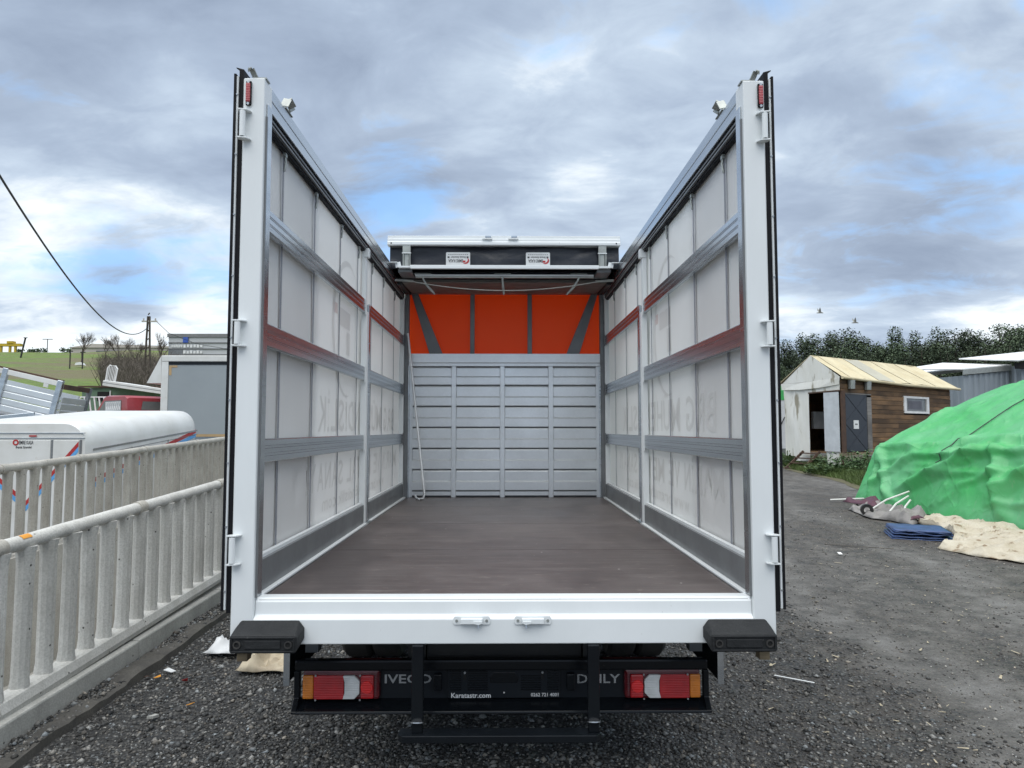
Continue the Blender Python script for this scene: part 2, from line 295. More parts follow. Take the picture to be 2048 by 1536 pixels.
def wood(name, a, bc, scale=1.):
    m, t, b = base_mat(name)
    tc = nd(t, 'ShaderNodeTexCoord'); oi = nd(t, 'ShaderNodeObjectInfo')
    off = nd(t, 'ShaderNodeVectorMath', {0: oi.outputs['Random'], 'Scale': 50.}, operation='SCALE').outputs[0]
    v = nd(t, 'ShaderNodeVectorMath', {0: tc.outputs['Object'], 1: off}, operation='ADD').outputs[0]
    n1 = nd(t, 'ShaderNodeTexNoise', {'Vector': nd(t, 'ShaderNodeMapping', {'Vector': v, 'Scale': (.5*scale, .5*scale, 9*scale)}).outputs[0], 'Scale': 2.5, 'Detail': 7., 'Roughness': .65}).outputs[0]
    n2 = nd(t, 'ShaderNodeTexNoise', {'Vector': v, 'Scale': .8, 'Detail': 4.}).outputs[0]
    c = mixc(t, ramp(t, n1, [(.32, 0.), (.66, 1.)]), a, bc)
    c = mixc(t, ramp(t, n2, [(.42, 0.), (.62, .7)]), c, tuple(x*.42 for x in bc))
    g = math_(t, 'MULTIPLY_ADD', oi.outputs['Random'], .7, .62)
    c = mixc(t, 1., c, nd(t, 'ShaderNodeCombineColor', {0: g, 1: g, 2: g}).outputs[0], 'MULTIPLY')
    t.links.new(c, b.inputs['Base Color']); b.inputs['Roughness'].default_value = .8
    t.links.new(nd(t, 'ShaderNodeBump', {'Height': n1, 'Strength': .6, 'Distance': .01}).outputs[0], b.inputs['Normal'])
    return m
M['verge'] = pbr('verge_soil', (.11, .105, .05), .9, col2=(.075, .065, .04), vscale=4, bump=.02, bscale=20)
M['board'] = wood('weathered_board', (.27, .150, .065), (.13, .082, .048))
M['timber'] = wood('raw_timber', (.36, .28, .17), (.22, .165, .10))
M['greywood'] = wood('grey_weathered_wood', (.42, .40, .37), (.28, .26, .24))
M['roof_tarp'] = pbr('yellowed_canvas', (.60, .53, .35), .7, col2=(.50, .42, .26), vscale=2.2, rnd=.10, bump=.02, bscale=4)
M['roof_tarp_grey'] = pbr('greyed_canvas', (.44, .42, .33), .7, col2=(.38, .36, .29), vscale=2)
M['gable_tarp'] = pbr('white_tarp_wall', (.80, .79, .74), .6, col2=(.68, .66, .58), vscale=1.6, stretch=(1, 1, .3), spots=(.33, .30, .23), sscale=3.2, sthr=.60, bump=.03, bscale=3)
M['door_blue'] = pbr('dark_blue_door', (.022, .028, .038), .45, col2=(.035, .04, .05), vscale=3)
M['door_white'] = pbr('white_door', (.62, .64, .66), .4)
M['rust'] = pbr('rusty_brown', (.10, .055, .035), .8, col2=(.06, .035, .025), vscale=8)
M['glass_dull'] = pbr('dull_glass', (.16, .165, .16), .18, col2=(.12, .125, .12), spec=.6)
M['corr'] = pbr('corrugated_grey', (.30, .335, .36), .5, .3, col2=(.24, .27, .29), vscale=1.5, stretch=(1, 1, .3))
M['corr_tan'] = pbr('corrugated_tan', (.33, .29, .24), .6, col2=(.26, .23, .19), vscale=2)
M['roof_white'] = pbr('white_roof', (.82, .82, .80), .5)
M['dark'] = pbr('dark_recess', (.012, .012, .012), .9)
M['red_paint'] = pbr('faded_red_paint', (.36, .035, .045), .32, col2=(.28, .03, .035), vscale=3, coat=.3)
M['grey_curtain'] = pbr('grey_curtain', (.30, .33, .345), .45, col2=(.27, .30, .315), vscale=.7)
M['tan_trim'] = pbr('tan_trim', (.48, .33, .17), .7)
M['shed_green'] = pbr('faded_green_paint', (.13, .22, .14), .7, col2=(.10, .15, .10), vscale=4)
M['wire'] = pbr('cable_black', (.03, .03, .032), .6)
M['yellow'] = pbr('gantry_yellow', (.52, .36, .02), .5)
M['wall_far'] = pbr('pale_render', (.50, .45, .42), .8, col2=(.42, .37, .34), vscale=.3)
M['wall_dark'] = pbr('dark_facade', (.13, .13, .15), .6)
M['facade'] = pbr('pale_panel', (.52, .53, .53), .6, col2=(.46, .47, .47), vscale=.4)
M['facade_line'] = pbr('facade_joint', (.20, .20, .20), .7)
M['bird'] = pbr('bird_feather', (.30, .30, .27), .8)
M['chip'] = pbr('wood_chip', (.50, .43, .30), .8, col2=(.36, .30, .2), vscale=20, rnd=.6)
M['orange_bit'] = pbr('orange_plastic', (.75, .32, .03), .5)
M['cloth_cream'] = pbr('cream_cloth', (.60, .52, .38), .9, col2=(.38, .31, .22), vscale=9)

# ------------------------------------------------------------------ mesh helpers
class MB:
    def __init__(s): s.v = []; s.f = []
    def add(s, vs, fs):
        o = len(s.v); s.v += [tuple(p) for p in vs]; s.f += [tuple(i+o for i in f) for f in fs]; return s
    def box(s, x0, x1, y0, y1, z0, z1):
        return s.add([(x0,y0,z0),(x1,y0,z0),(x1,y1,z0),(x0,y1,z0),(x0,y0,z1),(x1,y0,z1),(x1,y1,z1),(x0,y1,z1)],
                     [(0,3,2,1),(4,5,6,7),(0,1,5,4),(1,2,6,5),(2,3,7,6),(3,0,4,7)])
    def slab(s, p, th):                    # four points + thickness along the normal, both ways
        p = [Vector(q) for q in p]; n = (p[1]-p[0]).cross(p[3]-p[0]).normalized()*(th/2)
        vs = [q-n for q in p]+[q+n for q in p]
        return s.add(vs, [(0,3,2,1),(4,5,6,7),(0,1,5,4),(1,2,6,5),(2,3,7,6),(3,0,4,7)])
    def tube(s, path, r, n=8, cap=True, ph=0):
        path = [Vector(p) for p in path]; rs = r if isinstance(r, (list, tuple)) else [r]*len(path)
        o = len(s.v); ref = None
        for i, p in enumerate(path):
            t = (path[min(i+1, len(path)-1)]-path[max(i-1, 0)]).normalized()
            if ref is None: ref = Vector((0,0,1)) if abs(t.z) < .9 else Vector((1,0,0))
            a = t.cross(ref).normalized(); b = t.cross(a).normalized(); ref = -b if False else ref
            for k in range(n):
                w = 2*math.pi*k/n+ph; q = p+(a*math.cos(w)+b*math.sin(w))*rs[i]; s.v.append(tuple(q))
        for i in range(len(path)-1):
            for k in range(n):
                s.f.append((o+i*n+k, o+i*n+(k+1)%n, o+(i+1)*n+(k+1)%n, o+(i+1)*n+k))
        if cap:
            s.f.append(tuple(o+k for k in range(n))[::-1]); s.f.append(tuple(o+(len(path)-1)*n+k for k in range(n)))
        return s
    def bar(s, a, b, w, h, up=(0,0,1)):    # rectangular bar between two points
        a = Vector(a); b = Vector(b); t = (b-a).normalized(); u = Vector(up)
        if abs(t.dot(u)) > .95: u = Vector((0,1,0))
        x = t.cross(u).normalized()*w/2; z = x.cross(t).normalized()*h/2
        vs = [a-x-z, a+x-z, a+x+z, a-x+z, b-x-z, b+x-z, b+x+z, b-x+z]
        return s.add(vs, [(0,1,2,3),(7,6,5,4),(0,4,5,1),(1,5,6,2),(2,6,7,3),(3,7,4,0)])
    def prism(s, poly, a, b):              # poly: 3-D points, extruded from offset a to offset b
        n = len(poly); a = Vector(a); b = Vector(b)
        vs = [Vector(p)+a for p in poly]+[Vector(p)+b for p in poly]
        fs = [tuple(range(n))[::-1], tuple(range(n, 2*n))]+[(i, (i+1)%n, n+(i+1)%n, n+i) for i in range(n)]
        return s.add(vs, fs)
    def lathe(s, prof, axis_o, ax, n=24):   # prof: (radius, along); closed ring profile
        ax = Vector(ax).normalized(); ref = Vector((0,0,1)) if abs(ax.z) < .9 else Vector((1,0,0))
        a = ax.cross(ref).normalized(); b = ax.cross(a); o = len(s.v); m = len(prof); c = Vector(axis_o)
        for k in range(n):
            w = 2*math.pi*k/n
            for r, h in prof: s.v.append(tuple(c+ax*h+(a*math.cos(w)+b*math.sin(w))*r))
        for k in range(n):
            for i in range(m):
                s.f.append((o+k*m+i, o+((k+1)%n)*m+i, o+((k+1)%n)*m+(i+1)%m, o+k*m+(i+1)%m))
        return s
    def mesh(s, name):
        me = bpy.data.meshes.new(name); me.from_pydata(s.v, [], s.f); me.update()
        bm = bmesh.new(); bm.from_mesh(me); bmesh.ops.recalc_face_normals(bm, faces=bm.faces); bm.to_mesh(me); bm.free()
        return me
    def build(s, name, mat, parent=None, bevel=0, smooth=False, label=None):
        me = s.mesh(name); return put(name, me, mat, parent, bevel, smooth, label)
def put(name, me, mat, parent=None, bevel=0, smooth=False, label=None, loc=None):
    if mat and not me.materials: me.materials.append(M[mat] if isinstance(mat, str) else mat)
    o = bpy.data.objects.new(name, me); COL.objects.link(o)
    if loc is not None: o.location = loc
    if parent is not None:
        o.parent = parent
        o.matrix_parent_inverse = Matrix.Translation(-Vector(parent.location))   # meshes are written in world metres
    if smooth:
        me.polygons.foreach_set('use_smooth', [True]*len(me.polygons))
        try: me.set_sharp_from_angle(angle=R(35))
        except Exception: pass
    if bevel:
        b = o.modifiers.new('bevel', 'BEVEL'); b.width = bevel; b.segments = 2; b.limit_method = 'ANGLE'; b.angle_limit = R(40)
        b.harden_normals = False
    if label: o['label'] = label
    return o
def tag(o, label, cat, group=None):
    o['label'] = label; o['category'] = cat
    if group: o['group'] = group
    return o
def thing(name, loc, label, cat, group=None):
    o = bpy.data.objects.new(name, None); COL.objects.link(o); o.location = loc; o.empty_display_size = .1
    return tag(o, label, cat, group)
def struct(o): o['kind'] = 'structure'; return o
def stuff(o, label=None, cat=None):
    o['kind'] = 'stuff'
    if label: o['label'] = label
    if cat: o['category'] = cat
    return o
def B(*a): return MB().box(*a)
FONTCACHE = {}
def text(name, s, mat, parent, c, w, h, ax, ay, bold=0.0):
    """flat lettering fitted to w x h, centred on c, reading along ax with its top towards ay"""
    key = (s, bold)
    if key not in FONTCACHE:
        cu = bpy.data.curves.new('t', 'FONT'); cu.body = s; cu.resolution_u = 2; cu.offset = bold
        o = bpy.data.objects.new('t', cu); COL.objects.link(o)
        me = bpy.data.meshes.new_from_object(o.evaluated_get(bpy.context.evaluated_depsgraph_get()))
        bpy.data.objects.remove(o); FONTCACHE[key] = me
    me = FONTCACHE[key].copy(); me.materials.clear()
    co = np.zeros(len(me.vertices)*3); me.vertices.foreach_get('co', co); co = co.reshape(-1, 3)
    mn, mx = co.min(0), co.max(0); q = (co-(mn+mx)/2)/np.maximum(mx-mn, 1e-6)
    p = np.array(c)+np.outer(q[:,0]*w, ax)+np.outer(q[:,1]*h, ay)
    me.vertices.foreach_set('co', p.astype(np.float32).ravel()); me.update()
    return put(name, me, mat, parent)
def gz(x, y): return .021*y
def hz(x, y):                               # the lower yard on the left, climbing into the grass hill
    t = min(max((-x-4.9)/max(2.5, .15*y), 0), 1); t = t*t*(3-2*t)
    yy = min(max(y, -40), 98)
    hill = -.7+.145*max(yy-8, 0)
    hill += .7*mnoise.noise((x*.05, y*.05, 2.))*min(max((y-25)/20, 0), 1)
    if y > 98: hill -= .02*(y-98)
    q = min(max((y-16)/24, 0), 1)
    flat = (-.7+.145*max(min(yy, 16)-8, 0))*(1-q)+.021*yy*q
    return flat*(1-t)+hill*t

# ------------------------------------------------------------------ the setting
def sheet(name, xs, ys, fn, mat):
    vs = [(x, y, fn(x, y)) for y in ys for x in xs]; n = len(xs)
    fs = [(j*n+i, j*n+i+1, (j+1)*n+i+1, (j+1)*n+i) for j in range(len(ys)-1) for i in range(n-1)]
    me = bpy.data.meshes.new(name); me.from_pydata(vs, [], fs); me.update()
    return put(name, me, mat, smooth=False)
def gfn(x, y):
    d = 0
    if 3 < y < 16 and -2.6 < x < 10: d = .018*mnoise.noise((x*1.3, y*1.1, 0))+.012*mnoise.noise((x*3.7, y*3.1, 4))
    if y < 200: return .021*y+d
    return 4.2
xs = sorted(set([-2.47]+list(np.arange(-2.4, 9, .12))+list(np.arange(9, 40, 1.5))+[50, 80, 150, 400, 1500]))
ys = sorted(set([-40, -10, 0, 2]+list(np.arange(3, 14, .12))+list(np.arange(14, 40, 1.5))+[50, 80, 120, 200, 500, 2000]))
struct(sheet('ground', [float(x) for x in xs], [float(y) for y in ys], gfn, 'ground')).data.polygons.foreach_set('use_smooth', [True]*((len(xs)-1)*(len(ys)-1)))
struct(sheet('ramp', [-4.85, -2.62], [-40., 0., 6., 14., 30., 45., 2000.], lambda x, y: -.9+.02*y if y < 40 else .021*min(y, 200), 'conc_old'))
xs = sorted(set([-4.9, -6, -8, -10, -13, -16, -20, -25, -30, -40, -50, -60, -80, -120, -200, -400, -1500]))
ys = sorted(set([-40, 0, 8, 12]+list(np.arange(16, 100, 2.))+[98, 102, 130, 200, 500, 2000]))
struct(sheet('hillside', [float(x) for x in xs], [float(y) for y in ys], hz, 'hill'))
yard = sheet('lower_yard', [-22., -16., -12., -8., -4.92], [-40., 0., 8., 12., 16., 18., 20., 22.], lambda x, y: hz(x, y)+.02, 'asphalt')
struct(yard)
# retaining walls of the ramp
o = MB().add([(-4.9, y, z) for y in (-5, 30) for z in (-1.2, .021*y+.30)] + [(-4.78, y, z) for y in (-5, 30) for z in (-1.2, .021*y+.30)],
             [(0,1,3,2),(4,6,7,5),(1,5,7,3),(0,4,5,1),(2,3,7,6),(0,2,6,4)]).build('retaining_wall', 'conc_old')
tag(o, 'brownish concrete retaining wall of the sunken ramp, under the rear fence', 'wall')
o = MB().add([(-2.72, y, z) for y in (-5, 30) for z in (-1.2, .021*y+.10)] + [(-2.50, y, z) for y in (-5, 30) for z in (-1.2, .021*y+.10)],
             [(0,1,3,2),(4,6,7,5),(1,5,7,3),(0,4,5,1),(2,3,7,6),(0,2,6,4)]).build('retaining_wall', 'conc_old')
tag(o, 'concrete retaining wall of the ramp directly under the kerb and near fence', 'wall')

# ------------------------------------------------------------------ kerb, footing and concrete fences
kt = thing('concrete_kerb', (-2.5, 3.5, 0), 'long grey concrete kerb of butted stones under the near fence', 'kerb')
y = 2.18
while y < 12:
    z0, z1 = .021*y, .021*(y+1.39)
    x0, x1 = -2.66, -2.49+random.uniform(-.004, .004); h = .165; d = random.uniform(-.006, .006)
    MB().add([(x0,y,z0-.1),(x1,y,z0-.1),(x1,y+1.393,z1-.1),(x0,y+1.393,z1-.1),(x0,y,z0+h+d),(x1,y,z0+h+d),(x1,y+1.393,z1+h+d),(x0,y+1.393,z1+h+d)],
        [(0,3,2,1),(4,5,6,7),(0,1,5,4),(1,2,6,5),(2,3,7,6),(3,0,4,7)]).build('kerb_stone', 'conc_kerb', kt, bevel=.012)
    y += 1.40
ft = MB(); prev = None; n = 70
vs = []; fs = []
for i in range(n):
    y = 2.6+i*.09; zz = .021*y+.055+.02*mnoise.noise((y*2.2, 1, 1))+.012*mnoise.noise((y*7, 3, 1)); xo = -2.335+.025*mnoise.noise((y*1.7, 8, 1))+.012*mnoise.noise((y*9, 2, 1))
    vs += [(-2.48, y, .021*y-.05), (-2.48, y, zz-.01), (xo-.05, y, zz), (xo, y, zz-.012), (xo+.012, y, .021*y-.05)]
for i in range(n-1):
    for k in range(4): fs.append((i*5+k, i*5+k+1, (i+1)*5+k+1, (i+1)*5+k))
o = MB().add(vs, fs).build('kerb_footing', 'conc_dark'); tag(o, 'low dark broken concrete footing strip along the foot of the kerb', 'footing')

def baluster_mesh(h):
    m = MB(); prof = [(.050, 0), (.047, .03), (.043, .06), (.042, h*.5), (.043, h-.10), (.046, h-.05), (.056, h)]
    path = [(0, 0, z) for r, z in prof]; m.tube(path, [r for r, z in prof], 10, ph=.31)
    # the casting seam down the face
    m.box(.038, .0465, -.006, .006, .05, h-.06)
    return m.mesh('baluster')
def fence(label, x, y0, y1, zb, zt, sl, step, collars, phase, mat, rr, tilt=0):
    t = thing('concrete_fence', (x, y0, zb), label, 'fence')
    zb_ = lambda y: zb+sl*(y-y0); zt_ = lambda y: zt+sl*(y-y0)
    h = zt-zb
    me = baluster_mesh(h); me.materials.append(M[mat]); me.polygons.foreach_set('use_smooth', [True]*len(me.polygons))
    try: me.set_sharp_from_angle(angle=R(30))
    except Exception: pass
    y = y0+phase
    while y < y1:
        o = put('baluster', me, None, t, loc=(x+random.uniform(-.004, .004), y, zb_(y))); o.rotation_euler = (random.uniform(-.008, .008), random.uniform(-.008, .008), random.uniform(-.35, .35))
        y += step
    ys = [c for c in collars if y0 < c < y1]; edges = [y0]+ys+[y1]
    for a, b in zip(edges[:-1], edges[1:]):
        rail = MB(); path = [(x+.004*mnoise.noise((yy*2, x, 0)), yy, zt_(yy)+rr*.6+.004*mnoise.noise((yy*3, x, 5))) for yy in np.linspace(a+.004, b-.004, 9)]
        rail.tube(path, rr, 14).build('top_rail', mat, t, smooth=True)
        mb = MB(); yy0, yy1 = a+.003, b-.003; w = .066
        prof = [(-w, -.085), (w, -.085), (w+.006, -.05), (w-.012, -.004), (w-.03, .006), (-w+.03, .006), (-w, -.01)]
        mb.add([(x+px, yy0, zb_(yy0)+pz) for px, pz in prof]+[(x+px, yy1, zb_(yy1)+pz) for px, pz in prof],
               [tuple(range(7))[::-1], tuple(range(7, 14))]+[(i, (i+1)%7, 7+(i+1)%7, 7+i) for i in range(7)])
        mb.build('bottom_rail', mat, t, bevel=.006)
    for c in ys:
        MB().tube([(x, c-.045, zt_(c-.045)+rr*.6), (x, c+.045, zt_(c+.045)+rr*.6)], rr*1.16, 16).build('collar', 'conc_old', t, smooth=True)
    return t
NF = fence('near grey concrete fence of round fluted balusters beside the truck', -2.60, 2.6, 9.2, .266, 1.015, .041, .2015, [3.70, 5.13, 6.54, 7.95], .12, 'conc', .041)
FF = fence('rear concrete fence beyond the sunken ramp, in front of the white trailer', -4.88, 4.4, 15, .365, 1.185, .040, .2015, [5.6, 7.0, 8.25, 9.75, 11.35, 12.8], .05, 'conc_old', .043)
# the orange paint mark on the near rail
o = MB(); 
for k in range(7):
    w = 2.2+k*.13
    for yy in (3.86, 3.935): o.v.append((-2.60-.0428*math.cos(w)*-1 if False else -2.60+.0432*math.sin(w), yy, 1.015+.041*(yy-2.6)+.0246-.0432*math.cos(w)))
o.f = [(2*i, 2*i+1, 2*i+3, 2*i+2) for i in range(6)]
o.build('paint_mark', 'orange_bit', NF, label='small square of orange paint on the top rail')

# ------------------------------------------------------------------ the open box truck
T = thing('box_truck', (0, 3.0, 0), 'white open-topped curtain-sided box truck seen into its empty cargo bay', 'truck')
YR, YF = 3.0, 7.50           # rear face, bulkhead face
for s in (-1, 1):
    # rear corner post, its bolt-on foot and the timber block under it
    MB().prism([(s*1.040, 3.0, 0), (s*1.128, 3.0, 0), (s*1.134, 3.006, 0), (s*1.134, 3.10, 0), (s*1.040, 3.10, 0)][::s], (0, 0, .815), (0, 0, 3.222)).build('rear_post', 'white', T, bevel=.006)
    B(*sorted((s*1.050, s*1.130)), 3.012, 3.09, .775, .813).build('post_foot', 'white', T, bevel=.003)
    B(*sorted((s*1.070, s*1.112)), 3.03, 3.08, .738, .774).build('wood_block', 'timber', T)
    # grey inner channel beside the post
    B(*sorted((s*1.033, s*1.0395)), 3.03, 3.085, 1.002, 3.12).build('inner_channel', 'alu', T, bevel=.002)
    B(*sorted((s*1.0325, s*1.0395)), 3.02, 3.0295, 1.0, 3.06).build('channel_lip', 'greysteel', T)
    # marker lamp high on the post
    xm = s*1.113 if s > 0 else -1.106
    h = B(xm-.0125, xm+.0125, 2.988, 2.999, 3.095, 3.205).build('marker_lamp', 'seal', T, bevel=.006)
    B(xm-.0098, xm+.0098, 2.980, 2.9875, 3.108, 3.192).build('lens', 'marker', h, bevel=.006)
    for z in (3.102, 3.198): MB().tube([(xm, 2.9875, z), (xm, 2.984, z)], .006, 8).build('screw', 'chrome', h)
    # clip standing on the post top
    MB().bar((s*1.095, 3.03, 3.224), (s*1.035, 3.03, 3.224), .05, .006).bar((s*1.085, 3.02, 3.226), (s*1.098, 3.0, 3.262), .03, .004).bar((s*1.098, 3.0, 3.262), (s*1.112, 2.995, 3.255), .03, .004).bar((s*1.075, 3.02, 3.226), (s*1.093, 3.0, 3.258), .012, .004).build('roof_clip', 'galv', T)
    # hinges
    for z0, z1 in ((2.945, 3.068), (2.052, 2.158), (1.145, 1.262)):
        hg = MB().tube([(s*1.122, 2.972, z0+.006), (s*1.122, 2.972, z1-.006)], .0125, 12).build('hinge', 'white', T, smooth=True)
        for z in (z0, z1):
            MB().prism([(s*1.142, 2.960, 0), (s*1.105, 2.966, 0), (s*1.092, 2.985, 0), (s*1.092, 2.999, 0), (s*1.128, 2.999, 0), (s*1.142, 2.985, 0)], (0, 0, z-.003), (0, 0, z+.003)).build('hinge_plate', 'white', hg, bevel=.001)
    # the rear door folded right back along the side
    dx = lambda a, b: sorted((s*a, s*b))
    D = B(*dx(1.139, 1.168), 3.06, 4.16, .96, 3.235).build('rear_door', 'white', T, label='rear door swung fully open along the truck side')
    B(*dx(1.1358, 1.1550), 3.012, 3.058, .94, 3.262).build('door_seal', 'seal', D)
    B(*dx(1.131, 1.1353), 3.030, 3.058, .96, 3.20).build('seal_strip', 'greysteel', D)
    B(*dx(1.1557, 1.1630), 3.004, 3.058, .955, 3.232).build('edge_profile', 'white', D)
    B(*dx(1.1637, 1.1730), 2.998, 3.058, .952, 3.240).build('outer_seal', 'seal', D)
    MB().prism([(s*1.136, 3.012, 3.2621), (s*1.150, 3.012, 3.2621), (s*1.172, 3.02, 3.275), (s*1.136, 3.10, 3.2621)], (0, 0, 0), (0, 0, .004)).build('seal_tip', 'seal', D)
    for k in range(9):
        z = 1.03+k*.265
        MB().tube([(s*1.1594, 3.0038, z), (s*1.1594, 2.9995, z)], .004, 8).build('rivet', 'chrome', D)
# sill beam: lower face, step and upper lip
MB().prism([(0, 3.0, .815), (0, 3.0, .916), (0, 3.022, .930), (0, 3.026, .981), (0, 3.035, .998), (0, 3.10, .998), (0, 3.10, .815)], (-1.0395, 0, 0), (1.0395, 0, 0)).build('rear_sill', 'white', T, bevel=.004)
for cx, sg in ((-.135, 1), (.118, -1)):
    L = MB().prism([(cx+px, 2.9995, pz) for px, pz in ((-.076, .902), (-.072, .894), (.072, .894), (.076, .902), (.076, .922), (.070, .930), (-.070, .930), (-.076, .922))], (0, -.006, 0), (0, 0, 0)).build('sill_latch', 'white', T, bevel=.002)
    B(cx-.046, cx+.046, 2.978, 2.9932, .899, .922).build('latch_bolt', 'white', L, bevel=.003)
    MB().tube([(cx+sg*.028, 2.984, .8985), (cx+sg*.028, 2.980, .884)], .004, 8).build('latch_pin', 'chrome', L)
    MB().prism([(cx+sg*(.02+px), 2.977, pz) for px, pz in ((-.014, .904), (.01, .899), (.024, .906), (.022, .912), (-.012, .912))], (0, -.006, 0), (0, 0, 0)).build('latch_lever', 'white', L)
    for q in (-.062, .062): MB().tube([(cx+q, 2.9932, .911), (cx+q, 2.990, .911)], .006, 8).build('screw', 'galv', L)
# rubber buffers with recessed centres and bolt holes
for s in (-1, 1):
    cx = s*.965
    x0, x1 = cx-.138, cx+.138
    bf = MB()
    fr = [(x0+.002, 2.90, .812), (x1-.002, 2.90, .812), (x1-.002, 2.90, .872), (x0+.002, 2.90, .872)]
    yb = 2.9985; zt = .916
    inner = s*-1
    a0, a1 = (x0-.0, x1-.0)
    bk = [(x0+.012, yb, .82), (x1-.012, yb, .82), (x1+.004, yb, .845), (x1+.004, yb, .885), (x1-.02, yb, zt), (x0+.02, yb, zt), (x0-.004, yb, .885), (x0-.004, yb, .845)]
    ft_ = [(x0+.010, 2.905, .806), (x1-.010, 2.905, .806), (x1-.004, 2.905, .815), (x1-.004, 2.905, .868), (x1-.010, 2.905, .877), (x0+.010, 2.905, .877), (x0+.004, 2.905, .868), (x0+.004, 2.905, .815)]
    bf.add(bk+ft_, [tuple(range(8))[::-1]]+[(i, (i+1)%8, 8+(i+1)%8, 8+i) for i in range(8)]+[tuple(range(8, 16))])
    bo = bf.build('rubber_buffer', 'black_rubber', T, bevel=.006)
    # raised rim and centre block leave a shallow recess between them
    for z in (.812, .866): B(x0+.010, x1-.010, 2.899, 2.9048, z, z+.007).build('rim', 'black_rubber', bo, bevel=.002)
    for xx in (x0+.010, x1-.017): B(xx, xx+.007, 2.899, 2.9048, .8192, .8658).build('rim', 'black_rubber', bo, bevel=.002)
    B(cx-.072, cx+.072, 2.8995, 2.9048, .826, .860).build('pad', 'black_rubber', bo, bevel=.003)
    for q in (-1, 1):
        MB().lathe([(.0105, 0), (.0155, 0), (.0155, .006), (.0105, .006)], (cx+q*.102, 2.8985, .842), (0, 1, 0), 16).build('bolt_ring', 'tyre', bo)
        MB().tube([(cx+q*.102, 2.9042, .842), (cx+q*.102, 2.9046, .842)], .0104, 12).build('bolt_hole', 'dark', bo)
# deck of plywood sheets
for y0, y1 in ((3.03, 4.256), (4.262, 5.428), (5.434, 6.598), (6.604, 7.62)):
    B(-1.025, 1.025, y0, y1, .960, .990).build('deck_panel', 'deck', T)
# side walls
def plank(parent, s, y0, y1, z0, z1, name='side_plank'):
    xi, xo = 1.058, 1.082; h = z1-z0; g = .004
    prof = [(xo, z0), (xi+.006, z0), (xi, z0+.006)]
    for f in (.30, .36, .62, .68):
        zz = z0+h*f; prof += [(xi, zz-g), (xi+.0022, zz-g*.6), (xi+.0022, zz+g*.6), (xi, zz+g)]
    prof += [(xi, z1-.006), (xi+.006, z1), (xo, z1)]
    return MB().prism([(s*a, y0, b) for a, b in prof], (0, 0, 0), (0, y1-y0, 0)).build(name, 'alu', parent)
def curtain_x(s, y, z):
    bulge = .007*mnoise.noise((y*1.4, z*1.2, 3*s))+.003*mnoise.noise((y*4, z*3, 7*s))
    for (by, bz, am, rr) in ((3.82, 1.42, .020, .0022), (3.80, 1.30, .012, .0015)):
        bulge += am*math.exp(-((y-by)**2+(z-bz)**2)/rr)
    return 1.104+bulge
